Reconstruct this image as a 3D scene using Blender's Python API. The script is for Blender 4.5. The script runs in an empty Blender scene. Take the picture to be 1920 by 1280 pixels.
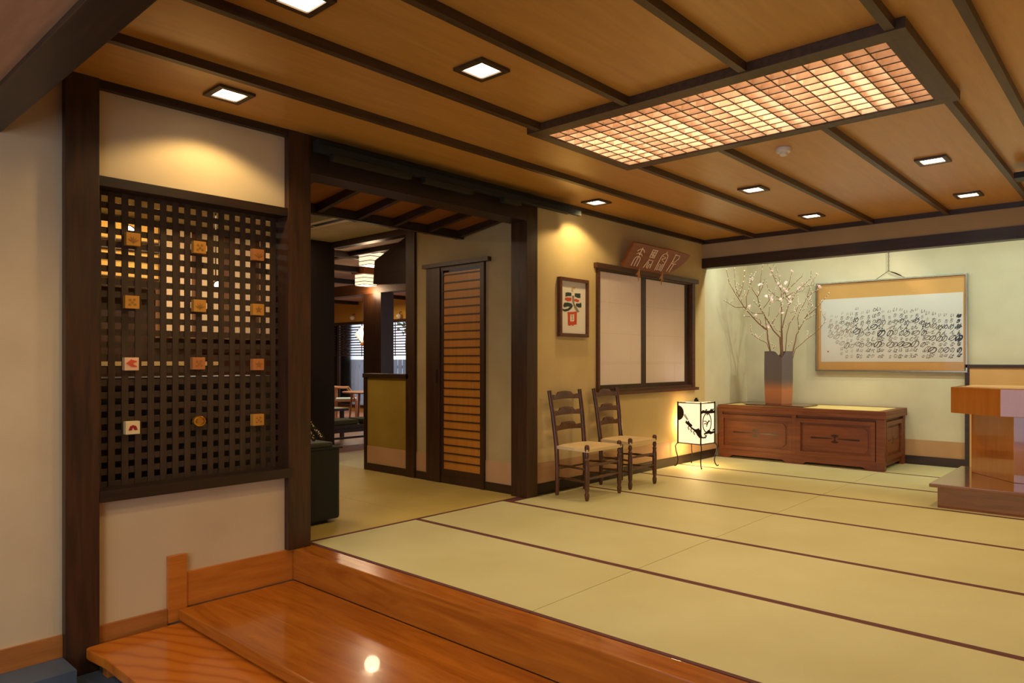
import bpy, bmesh, math, random
from mathutils import Vector, Matrix
random.seed(7)
PI = math.pi
SC = bpy.context.scene
COL = SC.collection

# ------------------------------------------------------------------ camera, world, exposure
# world axes: X runs along the lattice wall into the room, Y runs towards that wall, tatami floor is z = 0
YAW = 0.7372
H = 1.22
cam = bpy.data.cameras.new('camera')
cam.sensor_width = 36.0
cam.lens = 1330.35 / 1920 * 36
cam.shift_y = 35.7 / 1920
cam.clip_start = 0.05
camo = bpy.data.objects.new('camera', cam)
COL.objects.link(camo)
camo.location = (0, 0, H)
camo.rotation_euler = (PI / 2, 0, YAW - PI / 2)
SC.camera = camo

world = bpy.data.worlds.new('world')
SC.world = world
world.use_nodes = True
wn = world.node_tree.nodes
wn['Background'].inputs[0].default_value = (0.72, 0.82, 1.0, 1)
wn['Background'].inputs[1].default_value = 2.3

SC.view_settings.view_transform = 'Standard'
SC.view_settings.look = 'None'
SC.view_settings.gamma = 1
SC.view_settings.use_curve_mapping = False
SC.view_settings.exposure = 0.0
SC.cycles.max_bounces = 10
SC.cycles.diffuse_bounces = 6
SC.cycles.sample_clamp_indirect = 6
SC.cycles.use_denoising = True

WARM = (1.0, 0.77, 0.46)
E_SPOT = 34.0        # square downlights (W)
E_CHAND = 9.0        # tubes over the big ceiling grid, emission strength
def spot(name, loc, energy, col=WARM, size=134, blend=.35, r=.04, parent=None, target=None):
    l = bpy.data.lights.new(name, 'SPOT'); l.energy = energy; l.color = col
    l.spot_size = math.radians(size); l.spot_blend = blend; l.shadow_soft_size = r
    o = bpy.data.objects.new(name, l); COL.objects.link(o); o.location = loc
    if target is not None:
        o.rotation_euler = (Vector(target) - Vector(loc)).to_track_quat('-Z', 'Y').to_euler()
    if parent:
        o.parent = parent
    return o
def area(name, loc, energy, sx, sy, col=WARM, rot=(0, 0, 0), parent=None, spread=PI):
    l = bpy.data.lights.new(name, 'AREA'); l.energy = energy; l.color = col
    l.shape = 'RECTANGLE'; l.size = sx; l.size_y = sy; l.spread = spread
    o = bpy.data.objects.new(name, l); COL.objects.link(o); o.location = loc; o.rotation_euler = rot
    if parent:
        o.parent = parent
    return o

# ------------------------------------------------------------------ materials
def srgb(r, g, b):
    f = lambda c: (c / 255 / 12.92) if c / 255 <= .04045 else ((c / 255 + .055) / 1.055) ** 2.4
    return (f(r), f(g), f(b), 1)
MATS = {}
def mat(name, col, rough=.6, metal=0.0, spec=.5, emis=None, estr=0.0, trans=0.0, coat=0.0, alpha=1.0, sub=0.0):
    if name in MATS:
        return MATS[name]
    m = bpy.data.materials.new(name); m.use_nodes = True
    b = m.node_tree.nodes['Principled BSDF']
    b.inputs['Base Color'].default_value = col
    b.inputs['Roughness'].default_value = rough
    b.inputs['Metallic'].default_value = metal
    b.inputs['Specular IOR Level'].default_value = spec
    b.inputs['Transmission Weight'].default_value = trans
    b.inputs['Coat Weight'].default_value = coat
    b.inputs['Alpha'].default_value = alpha
    if emis:
        b.inputs['Emission Color'].default_value = emis
        b.inputs['Emission Strength'].default_value = estr
    MATS[name] = m
    return m
def nt(m): return m.node_tree.nodes, m.node_tree.links, m.node_tree.nodes['Principled BSDF']
def coords(m, scale, rot=(0, 0, 0)):
    n, l, b = nt(m)
    tc = n.new('ShaderNodeTexCoord'); mp = n.new('ShaderNodeMapping')
    mp.inputs['Scale'].default_value = scale; mp.inputs['Rotation'].default_value = rot
    l.new(tc.outputs['Object'], mp.inputs['Vector'])
    return mp.outputs['Vector']
def ramp(m, fac, stops):
    n, l, b = nt(m)
    r = n.new('ShaderNodeValToRGB'); e = r.color_ramp.elements
    e[0].position, e[0].color = stops[0]; e[1].position, e[1].color = stops[-1]
    for p, c in stops[1:-1]:
        x = e.new(p); x.color = c
    l.new(fac, r.inputs[0]); return r.outputs[0]
def bump(m, h, strength=.3, dist=.01):
    n, l, b = nt(m)
    bp = n.new('ShaderNodeBump'); bp.inputs['Strength'].default_value = strength; bp.inputs['Distance'].default_value = dist
    l.new(h, bp.inputs['Height']); l.new(bp.outputs[0], b.inputs['Normal'])
def wood(name, c1, c2, rough=.35, scale=(1.2, 14, 14), axis='X', coat=0.0, spec=.5, strength=.06, det=5, dist=2.0, ns=2.0):
    """wood with grain running along the given axis"""
    if name in MATS: return MATS[name]
    m = mat(name, c1, rough, coat=coat, spec=spec)
    n, l, b = nt(m)
    sc = {'X': scale, 'Y': (scale[1], scale[0], scale[2]), 'Z': (scale[1], scale[2], scale[0])}[axis]
    v = coords(m, sc)
    nz = n.new('ShaderNodeTexNoise'); nz.inputs['Scale'].default_value = ns; nz.inputs['Detail'].default_value = det
    nz.inputs['Roughness'].default_value = .6; nz.inputs['Distortion'].default_value = dist * .3
    l.new(v, nz.inputs['Vector'])
    col = ramp(m, nz.outputs['Fac'], [(.3, c2), (.7, c1)])
    l.new(col, b.inputs['Base Color'])
    bump(m, nz.outputs['Fac'], strength, .01)
    return m
def plaster(name, c1, c2, rough=.9):
    if name in MATS: return MATS[name]
    m = mat(name, c1, rough, spec=.15)
    n, l, b = nt(m)
    v = coords(m, (1, 1, 1))
    nz = n.new('ShaderNodeTexNoise'); nz.inputs['Scale'].default_value = 3; nz.inputs['Detail'].default_value = 6
    l.new(v, nz.inputs['Vector'])
    l.new(ramp(m, nz.outputs['Fac'], [(.3, c2), (.7, c1)]), b.inputs['Base Color'])
    n2 = n.new('ShaderNodeTexNoise'); n2.inputs['Scale'].default_value = 260; l.new(v, n2.inputs['Vector'])
    bump(m, n2.outputs['Fac'], .12, .002)
    return m
def weave(name, c1, c2, axis='X', scale=260, rough=.7, strength=.25):
    if name in MATS: return MATS[name]
    m = mat(name, c1, rough, spec=.35)
    n, l, b = nt(m)
    v = coords(m, (1, 1, 1))
    w = n.new('ShaderNodeTexWave'); w.bands_direction = axis; w.inputs['Scale'].default_value = scale / 6.28
    w.inputs['Distortion'].default_value = .6; w.inputs['Detail'].default_value = 2
    l.new(v, w.inputs['Vector'])
    nz = n.new('ShaderNodeTexNoise'); nz.inputs['Scale'].default_value = 1.6; nz.inputs['Detail'].default_value = 7
    l.new(v, nz.inputs['Vector'])
    l.new(ramp(m, nz.outputs['Fac'], [(.32, c2), (.68, c1)]), b.inputs['Base Color'])
    bump(m, w.outputs['Fac'], strength, .002)
    return m

M = {}
M['post'] = wood('dark_post_wood', srgb(70, 40, 18), srgb(40, 22, 11), .42, axis='Z')
M['beam'] = wood('dark_beam_wood', srgb(48, 28, 16), srgb(28, 17, 10), .42, axis='X')
M['beamY'] = wood('dark_beam_wood_y', srgb(62, 38, 22), srgb(38, 24, 14), .42, axis='Y')
M['lattice'] = wood('lattice_wood', srgb(66, 46, 29), srgb(48, 32, 19), .5, axis='Z')
M['batten'] = wood('ceiling_batten_wood', srgb(82, 56, 32), srgb(52, 34, 20), .4, axis='X')
M['ceil'] = wood('ceiling_board', srgb(202, 148, 68), srgb(186, 132, 54), .36, scale=(1.0, 9, 9), axis='X', spec=.5, coat=.3, strength=.01)
M['ceil'].node_tree.nodes['Principled BSDF'].inputs['Coat Roughness'].default_value = .28
M['slope'] = wood('slope_board', srgb(146, 88, 34), srgb(128, 74, 26), .5, scale=(1, 9, 9), axis='Y')
M['step'] = wood('step_wood', srgb(182, 106, 30), srgb(146, 76, 18), .2, scale=(9, .9, 9), axis='X', coat=.35, strength=.03, dist=5, ns=1.4)
M['stepX'] = wood('step_wood_x', srgb(196, 118, 42), srgb(170, 94, 28), .3, axis='X', strength=.03)
M['cedar'] = wood('cedar_base', srgb(176, 112, 50), srgb(150, 88, 36), .45, axis='X')
M['chest'] = wood('chest_wood', srgb(130, 68, 24), srgb(98, 44, 14), .45, axis='Y', coat=0, strength=.03)
M['chestd'] = wood('chest_inlay', srgb(62, 22, 10), srgb(44, 14, 8), .3, axis='Y')
M['chair'] = wood('chair_wood', srgb(98, 54, 26), srgb(64, 34, 16), .35, axis='Z', coat=.2)
M['desk'] = wood('desk_wood', srgb(178, 104, 32), srgb(166, 92, 26), .14, axis='Z', coat=1.0, strength=.01)
M['deskbase'] = wood('desk_base_wood', srgb(142, 84, 44), srgb(118, 66, 36), .14, axis='Y', coat=1.0, strength=.01)
M['wall'] = plaster('cream_plaster', srgb(204, 180, 144), srgb(195, 170, 134))
M['wallo'] = plaster('ochre_plaster', srgb(208, 184, 134), srgb(198, 174, 124))
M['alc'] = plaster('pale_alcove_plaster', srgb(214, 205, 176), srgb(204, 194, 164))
M['fascia'] = plaster('taupe_plaster', srgb(176, 150, 116), srgb(166, 142, 108))
M['olive'] = plaster('olive_wallpaper', srgb(158, 130, 52), srgb(146, 118, 42))
M['doma'] = wood('doma_ceiling', srgb(176, 130, 92), srgb(158, 112, 78), .7, axis='Y')
M['tatami'] = weave('tatami_rush', srgb(208, 203, 158), srgb(199, 192, 143), 'Y', 900, .5)
M['tatami2'] = weave('tatami_rush_old', srgb(200, 178, 104), srgb(186, 162, 88), 'Y', 900, .5)
M['heri'] = mat('maroon_border', srgb(98, 50, 48), .8)
M['band'] = weave('woven_band', srgb(198, 156, 112), srgb(182, 138, 96), 'Z', 260, .6, .5)
M['slate'] = plaster('blue_slate', srgb(88, 100, 118), srgb(66, 76, 92), .35)
M['paper'] = mat('shoji_paper', srgb(248, 238, 232), .8)
M['paperline'] = mat('shoji_line', srgb(236, 222, 212), .8)
M['white'] = mat('white_plastic', srgb(225, 215, 200), .4)
M['glow'] = mat('downlight_glow', (1, 1, 1, 1), .5, emis=(1.0, .86, .58, 1), estr=9)
M['tube'] = mat('lamp_tube', (1, 1, 1, 1), .5, emis=(1.0, .88, .66, 1), estr=E_CHAND * 1.4)
M['louvre'] = wood('louvre_wood', srgb(224, 192, 164), srgb(206, 172, 142), .5, axis='X')
M['box'] = mat('light_box_white', srgb(242, 230, 206), .6)
M['black'] = mat('black_iron', srgb(26, 20, 16), .45, metal=.3)
M['silver'] = mat('silver_frame', srgb(170, 160, 140), .25, metal=.9)
M['mount'] = plaster('orange_mount', srgb(226, 176, 110), srgb(220, 168, 100), .8)
M['washi'] = mat('white_washi', srgb(232, 224, 212), .9)
M['seat'] = weave('rush_seat', srgb(238, 212, 168), srgb(222, 190, 142), 'X', 500, .7, .6)
M['red'] = mat('vermilion', srgb(206, 78, 46), .8)
M['teal'] = mat('dark_teal', srgb(48, 66, 62), .8)
M['grey'] = mat('warm_grey', srgb(146, 130, 116), .8)
M['gold'] = mat('gold_wood', srgb(188, 128, 46), .4, metal=.0, coat=.3)
M['gold2'] = mat('brass', srgb(214, 160, 60), .25, metal=.9)
M['vermpl'] = mat('copper_wood', srgb(178, 108, 54), .45)
M['plqpink'] = mat('pink_wood', srgb(226, 178, 138), .5)
M['plqcream'] = mat('cream_wood', srgb(226, 200, 150), .5)
M['crimson'] = mat('crimson', srgb(150, 22, 26), .5)
M['carve'] = mat('carved_shadow', srgb(150, 96, 36), .6)
M['boxdark'] = mat('dark_green_fabric', srgb(28, 31, 22), .85)
M['signb'] = wood('sign_wood', srgb(148, 76, 26), srgb(126, 60, 18), .35, axis='X')
M['glyph'] = mat('cream_paint', srgb(245, 222, 190), .6)
M['shopglow'] = mat('lit_amber_panel', srgb(240, 190, 100), .6, emis=(1.0, .62, .2, 1), estr=.9)
def glass():
    m = bpy.data.materials.new('thin_glass'); m.use_nodes = True
    n = m.node_tree.nodes; l = m.node_tree.links
    n.remove(n['Principled BSDF'])
    t = n.new('ShaderNodeBsdfTransparent'); g = n.new('ShaderNodeBsdfGlossy'); g.inputs['Roughness'].default_value = .02
    fr = n.new('ShaderNodeFresnel'); fr.inputs[0].default_value = 1.22
    mx = n.new('ShaderNodeMixShader'); l.new(fr.outputs[0], mx.inputs[0]); l.new(t.outputs[0], mx.inputs[1]); l.new(g.outputs[0], mx.inputs[2])
    l.new(mx.outputs[0], n['Material Output'].inputs[0])
    return m
M['glass'] = glass()

# ------------------------------------------------------------------ geometry helpers
class MB:
    def __init__(s): s.bm = bmesh.new(); s.mats = []; s.cur = 0
    def use(s, m):
        if m not in s.mats: s.mats.append(m)
        s.cur = s.mats.index(m); return s
    def face(s, vs):
        try:
            f = s.bm.faces.new(vs); f.material_index = s.cur; return f
        except ValueError: return None
    def hexa(s, p):
        v = [s.bm.verts.new(q) for q in p]
        for i in ((0, 3, 2, 1), (4, 5, 6, 7), (0, 1, 5, 4), (1, 2, 6, 5), (2, 3, 7, 6), (3, 0, 4, 7)): s.face([v[k] for k in i])
        return s
    def box(s, x0, x1, y0, y1, z0, z1):
        x0, x1 = sorted((x0, x1)); y0, y1 = sorted((y0, y1)); z0, z1 = sorted((z0, z1))
        return s.hexa([(x0, y0, z0), (x1, y0, z0), (x1, y1, z0), (x0, y1, z0), (x0, y0, z1), (x1, y0, z1), (x1, y1, z1), (x0, y1, z1)])
    def prism(s, pts, z0, z1, f=lambda x, y, z: (x, y, z)):
        """polygon (a, b) pairs extruded from z0 to z1, mapped by f"""
        a = [s.bm.verts.new(f(x, y, z0)) for x, y in pts]; b = [s.bm.verts.new(f(x, y, z1)) for x, y in pts]
        s.face(a[::-1]); s.face(b); n = len(pts)
        for i in range(n): s.face([a[i], a[(i + 1) % n], b[(i + 1) % n], b[i]])
        return s
    def tube(s, pts, r, n=8, cap=True):
        pts = [Vector(p) for p in pts]
        rr = r if isinstance(r, (list, tuple)) else [r] * len(pts)
        rings = []; up = None
        for i, p in enumerate(pts):
            d = (pts[min(i + 1, len(pts) - 1)] - pts[max(i - 1, 0)])
            if d.length < 1e-9: d = Vector((0, 0, 1))
            d.normalize()
            if up is None: up = Vector((0, 0, 1)) if abs(d.z) < .9 else Vector((1, 0, 0))
            a = d.cross(up)
            if a.length < 1e-6: a = d.orthogonal()
            a.normalize(); b = d.cross(a); up = a.cross(d)
            rings.append([s.bm.verts.new(p + (a * math.cos(t) + b * math.sin(t)) * rr[i]) for t in [2 * PI * k / n for k in range(n)]])
        for A, B in zip(rings, rings[1:]):
            for k in range(n): s.face([A[k], A[(k + 1) % n], B[(k + 1) % n], B[k]])
        if cap: s.face(rings[0][::-1]); s.face(rings[-1])
        return s
    def lathe(s, prof, c=(0, 0, 0), n=16, ax='Z'):
        rings = []
        for r, z in prof:
            rings.append([])
            for k in range(n):
                t = 2 * PI * k / n; a, b = r * math.cos(t), r * math.sin(t)
                q = {'Z': (a, b, z), 'Y': (a, z, b), 'X': (z, a, b)}[ax]
                rings[-1].append(s.bm.verts.new((c[0] + q[0], c[1] + q[1], c[2] + q[2])))
        for A, B in zip(rings, rings[1:]):
            for k in range(n): s.face([A[k], A[(k + 1) % n], B[(k + 1) % n], B[k]])
        s.face(rings[0][::-1]); s.face(rings[-1]); return s
    def build(s, name, m=None, parent=None, bevel=0.0, smooth=False, loc=None, seg=2):
        bmesh.ops.recalc_face_normals(s.bm, faces=s.bm.faces)
        me = bpy.data.meshes.new(name)
        if bevel:
            bmesh.ops.bevel(s.bm, geom=[e for e in s.bm.edges if e.calc_length() > bevel * 3], offset=bevel, segments=seg, profile=.7, affect='EDGES', clamp_overlap=True)
        s.bm.to_mesh(me); s.bm.free()
        for x in (s.mats or [m]): me.materials.append(x)
        if smooth:
            for p in me.polygons: p.use_smooth = True
            try: me.set_sharp_from_angle(angle=math.radians(40))
            except Exception: pass
        o = bpy.data.objects.new(name, me); COL.objects.link(o)
        if parent:
            o.parent = parent
            o.matrix_parent_inverse = Matrix.Translation(-parent.location) if parent.type == 'EMPTY' and parent.parent is None and not parent.get('_local') else Matrix()
        if loc: o.location = loc
        return o
def tag(o, label=None, cat=None, group=None, kind=None):
    if label: o['label'] = label
    if cat: o['category'] = cat
    if group: o['group'] = group
    if kind: o['kind'] = kind
    return o
def thing(name, label, cat, loc=(0, 0, 0), group=None, rz=0, local=False):
    """Empty at the base of a thing. local=True: parts are written in the thing's own coordinates."""
    o = bpy.data.objects.new(name, None); COL.objects.link(o); o.location = loc; o.rotation_euler = (0, 0, rz)
    o.empty_display_size = .1
    if local: o['_local'] = 1
    return tag(o, label, cat, group)
def struct(name, mb, m=None, parent=None, label=None, bevel=0, cat='room'):
    o = mb.build(name, m, parent, bevel)
    o['kind'] = 'structure'
    if label: o['label'] = label; o['category'] = cat
    return o
def B(*a): return MB().box(*a)
def copy_tree(o, parent=None):
    c = o.copy(); COL.objects.link(c); c.parent = parent
    for ch in list(o.children): copy_tree(ch, c)
    return c

# ------------------------------------------------------------------ the room shell
W = 4.17           # plaster face of the lattice / window wall
F = 4.12           # face of its posts
CZ = 2.705         # ceiling
YR = -3.2          # right side of the lobby (outside the frame)
XB = -3.0          # street side of the entrance
# floors
struct('floor', B(2.60, 9.4, YR, 8.0, -.42, -.03).box(2.60, 9.4, YR, .29, -.03, 0).box(4.8, 9.4, 4.35, 8.0, -.03, 0), M['tatami'], label='straw coloured matted floor of the raised lobby beyond the mats', cat='floor')
struct('floor_entrance', B(XB, 2.6, YR, 4.3, -.6, -.41), M['slate'], label='blue grey slate floor of the sunken entrance', cat='floor')
struct('floor_shop', B(-.5, 2.60, 4.3, 8.0, -.42, 0), M['tatami2'])
struct('floor_dining', B(2.6, 10.4, 8.0, 17.2, -.42, 0), wood('dining_floor', srgb(186, 134, 96), srgb(166, 112, 78), .35, axis='Y'), label='light brown dining room floor', cat='floor')
# lattice wall: plaster panels left as separate structure pieces
struct('wall_upper', B(1.30, 2.43, W, W + .1, 2.20, 2.70), M['wall'], label='cream plaster panel above the dark lattice', cat='wall')
struct('wall_lower', B(1.30, 2.60, W, W + .1, -.41, 0).box(1.30, 2.43, W, W + .1, 0, .469), M['wall'], label='cream plaster panel below the dark lattice', cat='wall')
struct('wall_left', B(XB, 1.147, W, W + .1, -.41, 2.75), M['wall'], label='plain cream plaster wall left of the dark post', cat='wall')
ww = MB().box(4.88, 5.86, W, W + .12, 0, 2.70).box(7.87, 8.17, W, W + .12, 0, 2.95).box(5.86, 7.87, W, W + .12, 2.16, 2.70).box(5.86, 7.87, W, W + .12, 0, .90)
struct('wall_window', ww, M['wallo'], label='ochre plaster wall around the papered window', cat='wall')
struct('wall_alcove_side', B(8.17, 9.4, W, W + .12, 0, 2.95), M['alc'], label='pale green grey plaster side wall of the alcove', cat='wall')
# posts
def post(i, x0, x1, y0, y1, z0, z1, lab):
    struct('trim_%d' % i, B(x0, x1, y0, y1, z0, z1), M['post'], label=lab, bevel=.004, cat='post')
post(1, 1.147, 1.307, F, F + .2, -.41, 2.75, 'dark brown square post left of the lattice')
post(2, 2.406, 2.568, F, F + .2, .001, 2.70, 'dark brown post between the lattice and the opening')
post(3, 4.734, 4.880, F, F + .19, 0, 2.70, 'dark post between the opening and the ochre wall')
# beams and trims on this wall
struct('trim_4', B(1.30, 8.1, F + .01, W + .02, 2.66, CZ), M['beam'], label='dark trim along the ceiling over the lattice and window', cat='trim')
struct('trim_5', B(2.568, 4.734, F, F + .2, 2.455, 2.66), M['beam'], label='dark lintel over the wide opening to the passage', cat='beam')
struct('wall_lintel', B(2.568, 4.734, W + .02, W + .1, 2.66, 2.75), M['beam'])
# rail under the ceiling over the opening
t = thing('hanging_rail', 'long dark green rail under the ceiling over the opening', 'rail', (2.57, 4.0, 2.56))
B(2.57, 5.36, 3.99, 4.03, 2.575, 2.62).box(2.57, 5.28, 4.03, 4.10, 2.59, 2.66).build('rail', mat('dark_olive_metal', srgb(14, 14, 9), .8), t, bevel=.003)
for x0, x1 in ((2.66, 3.32), (3.45, 3.95), (4.30, 4.52)):
    B(x0, x1, 3.995, 4.045, 2.535, 2.5745).build('bracket_box', mat('dark_olive_metal2', srgb(32, 30, 18), .5), t, bevel=.004)
# sill, header and jambs round the lattice
fr = thing('lattice_screen', 'large dark wooden lattice screen with square holes in the left wall', 'lattice', (1.86, 4.25, .47))
B(1.307, 2.43, 4.11, 4.26, .47, .53).build('sill', M['beam'], fr, bevel=.003)
B(1.307, 2.43, 4.13, 4.26, 2.145, 2.199).build('header', M['beam'], fr, bevel=.003)
B(2.425, 2.45, 4.17, 4.29, .53, 2.145).build('jamb', M['lattice'], fr)
B(1.307, 1.336, 4.2, 4.29, .53, 2.145).build('jamb', M['lattice'], fr)
g = MB()
for i in range(17):
    x = 1.3367 + .0687 * i
    g.box(x - .0172, x + .0172, 4.243, 4.250, .53, 2.15)
for j in range(24):
    z = .542 + .0695 * j
    g.box(1.32, 2.44, 4.2503, 4.258, z - .0172, z + .0172)
for x in (1.33, 2.437): g.box(x - .02, x + .02, 4.232, 4.28, .53, 2.15)
g.build('lattice_grid', M['lattice'], fr)

# plaques on the lattice
PQ = [(1.504, 1.893, 'gold', 'leaf'), (1.874, 1.892, 'gold', 'dots'), (2.246, 1.889, 'vermpl', 'leaf'),
      (1.498, 1.544, 'gold', 'dots'), (1.874, 1.545, 'gold', 'leaf'), (2.246, 1.542, 'gold', 'flower'),
      (1.495, 1.201, 'plqpink', 'diamond'), (1.868, 1.203, 'vermpl', 'dots'), (2.246, 1.195, 'vermpl', 'flower'),
      (1.501, .847, 'plqcream', 'plum'), (1.874, .859, 'oval', 'oval'), (2.246, .845, 'gold', 'dots')]
ROWN = ['top row', 'second row', 'third row', 'bottom row']; COLN = ['left column', 'middle column', 'right column']
LOOK = {'gold': 'golden brown wooden plaque', 'vermpl': 'copper brown wooden plaque', 'plqpink': 'pale plaque with red diamond mark', 'plqcream': 'cream plaque with crimson plum flower mark', 'oval': 'oval brass plaque'}
for k, (x, z, mm, kind) in enumerate(PQ):
    lab = '%s on the lattice, %s, %s' % (LOOK[mm], ROWN[k // 3], COLN[k % 3])
    y0 = 4.203
    t = thing('carved_plaque', lab, 'plaque', (x, y0 + .04, z), 'wood plaques on the lattice')
    R = lambda u, v, y: (x + u, y, z + v)
    if kind == 'oval':
        MB().use(M['gold2']).lathe([(.001, .0), (.036, .0), (.041, -.01), (.036, -.024), (.029, -.022), (.027, -.012), (.001, -.012)], (x, y0 + .024, z), 24, 'Y').build('oval_plate', None, t, smooth=True)
        for v in t.children[0].data.vertices: v.co.z = z + (v.co.z - z) * .8
        MB().tube([(x, y0 + .02, z), (x, 4.2425, z)], .012).build('peg', M['gold2'], t)
        MB().prism([(u * .018, v * .013) for u, v in [(-1, 0), (-.4, .9), (.5, .7), (1, 0), (.3, -.9), (-.6, -.7)]], y0 + .002, y0 + .01, lambda a, b, c: (x + a, c, z + b)).build('carving', M['carve'], t)
        continue
    B(x - .037, x + .037, y0, y0 + .0395, z - .036, z + .036).build('block', M[mm], t, bevel=.003)
    c = MB(); P = lambda a, b, q: (x + a, q, z + b)
    cm = M['carve']
    def leaf(ang, ln, wd, ox=0, oz=0):
        ca, sa = math.cos(ang), math.sin(ang)
        c.prism([(ox + ca * u - sa * v, oz + sa * u + ca * v) for u, v in ((0, 0), (ln * .4, wd), (ln, 0), (ln * .4, -wd))], y0 - .0025, y0 + .001, P)
    if kind == 'leaf':
        for a in (30, 62, 90, 118, 150): leaf(math.radians(a), .032, .0035, 0, -.016)
        c.box(x - .001, x + .001, y0 - .0025, y0, z - .026, z - .01)
    elif kind == 'dots':
        for a, b_ in ((-.012, .012), (.01, .014), (0, -.002), (-.014, -.014), (.014, -.012)):
            c.prism([(a + .007 * math.cos(q * PI / 3), b_ + .006 * math.sin(q * PI / 3)) for q in range(6)], y0 - .0025, y0 + .001, P)
    elif kind == 'flower':
        for q in range(5): leaf(q * 2 * PI / 5 + .3, .024, .006)
    elif kind == 'diamond':
        cm = M['red']
        for s_ in (0, .011, .022):
            c.prism([(-.03 + s_, .004), (-.002 + s_, .026 - s_ * .3), (.004 + s_, .02 - s_ * .3), (-.02 + s_, .002), (.004 + s_, -.012), (.0 + s_, -.018)], y0 - .003 - s_ * .02, y0 + .001, P)
    elif kind == 'plum':
        cm = M['crimson']
        for q in range(5):
            a = q * PI / 4; c.prism([(.013 * math.cos(a) + .0085 * math.cos(w * PI / 4), -.006 + .013 * math.sin(a) + .0085 * math.sin(w * PI / 4)) for w in range(8)], y0 - .0025 - q * .0002, y0 + .001, P)
        for sx in (-1, 1): c.prism([(sx * .026, -.013), (sx * .012, -.013), (sx * .012, -.004)], y0 - .0022, y0 + .001, P)
    c.build('carving', cm, t)

# ------------------------------------------------------------------ steps at the entrance
t = thing('raised_sill', 'polished orange wooden beam along the front edge of the tatami floor', 'sill', (2.53, 1.0, -.2))
B(2.455, 2.598, YR, W - .001, -.20, .0).build('beam', M['step'], t, bevel=.006)
t = thing('entrance_step', 'wide glossy orange wooden step below the tatami floor', 'step', (2.1, 1.0, -.41))
B(1.72, 2.454, YR, W - .032, -.262, -.20).build('tread', M['step'], t, bevel=.008)
B(1.76, 2.45, YR, W - .025, -.41, -.263).build('riser', M['stepX'], t)
t = thing('low_step_bench', 'low orange plank bench at the foot of the wooden step', 'bench', (1.5, 1.5, -.41))
pk = wood('plank_wood', srgb(190, 102, 30), srgb(150, 72, 16), .2, scale=(9, .9, 9), axis='X', coat=.35, strength=.02)
n, l, b = nt(pk)
v = coords(pk, (1, .45, 1)); wv = n.new('ShaderNodeTexWave'); wv.wave_type = 'RINGS'; wv.rings_direction = 'Z'; wv.inputs['Scale'].default_value = 4.5; wv.inputs['Distortion'].default_value = 5; wv.inputs['Detail'].default_value = 2; wv.inputs['Detail Scale'].default_value = .8
l.new(v, wv.inputs['Vector']); l.new(ramp(pk, wv.outputs['Fac'], [(0, srgb(188, 106, 30)), (.75, srgb(182, 100, 28)), (1, srgb(166, 86, 20))]), b.inputs['Base Color'])
s = MB().use(pk)
pts = [(1.262, YR), (1.262, 3.45), (1.258, 3.9), (1.238, 4.05), (1.236, 4.095), (1.25, 4.115), (1.30, 4.118), (1.757, 4.118), (1.757, YR)]
s.prism(pts, -.322, -.27); s.build('plank', None, t, bevel=.007)
for y in (4.02, 1.6, -.6):
    B(1.30, 1.72, y - .035, y + .035, -.41, -.323).build('foot', M['stepX'], t, bevel=.003)
struct('baseboard_left', B(XB, 1.145, W - .018, W, -.30, -.188), M['cedar'])
struct('trim_6', B(XB, 1.145, 3.93, W - .001, -.41, -.301), M['slate'])
struct('trim_7', B(1.308, 1.665, W - .02, W, -.41, -.19), M['cedar'], label='light brown skirting board under the cream panel', cat='trim')
struct('trim_8', B(1.667, 1.77, W - .03, W, -.268, .107), M['stepX'], label='short upright orange board against the cream panel', cat='trim')
struct('trim_9', B(1.772, 2.453, W - .02, W, -.199, -.002), M['stepX'], label='orange skirting board beside the wooden step', cat='trim')

# ------------------------------------------------------------------ tatami mats
XS = [2.602, 3.555, 4.535, 5.597, 6.66, 7.52, 8.475, 9.395]
XNAME = ['front strip', 'second strip', 'third strip', 'fourth strip', 'fifth strip', 'sixth strip', 'strip under the chest']
for i in range(7):
    for r, (y0, y1) in enumerate(((2.252, 4.16), (.302, 2.248))):
        x0, x1 = XS[i] + .001, XS[i + 1] - .001
        lab = 'tatami mat in the %s from the step, %s' % (XNAME[i] if i < 6 else 'strip under the wooden chest', 'towards the lattice wall' if r == 0 else 'towards the reception desk')
        if i == 6: lab = 'tatami mat in the strip under the wooden chest, ' + ('behind the lantern' if r == 0 else 'beside the desk')
        o = thing('tatami_mat', lab, 'tatami mat', ((x0 + x1) / 2, (y0 + y1) / 2, -.03), 'tatami mats of the lobby floor')
        if r == 0: y1 = 4.205 if i < 2 else 4.115 if i == 2 else 4.152
        B(x0 + .024, x1 - .024, y0, y1, -.03, 0).build('rush_surface', M['tatami'], o)
        for xa, xb in ((x0, x0 + .0235), (x1 - .0235, x1)):
            B(xa, xb, y0, y1, -.03, 0).build('cloth_border', M['heri'], o)
t = thing('threshold_strip', 'thin dark floor strip between the lobby mats and the passage', 'threshold', (3.6, 4.22, -.03))
B(2.6, 4.73, 4.206, 4.226, -.03, .004).box(4.537, 4.73, 4.117, 4.205, -.03, 0).build('strip', M['heri'], t)
PM = [(2.602, 3.68, 'nearest the opening, left'), (3.682, 4.76, 'nearest the opening, right')]
for x0, x1, nm in PM:
    for (y0, y1, n2) in ((4.228, 6.1, 'front'), (6.102, 7.99, 'far')):
        o = B(x0, x1, y0, y1, -.03, 0).build('passage_mat', M['tatami2'])
        tag(o, 'yellowed borderless mat in the passage, %s %s' % (n2, 'beside the dark bin' if x0 < 3 else 'along the slatted door wall'), 'tatami mat', 'borderless mats of the passage')
struct('floor_passage', B(4.35 + .41, 4.8, 4.23, 8.0, -.03, 0), M['tatami2'])

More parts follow.
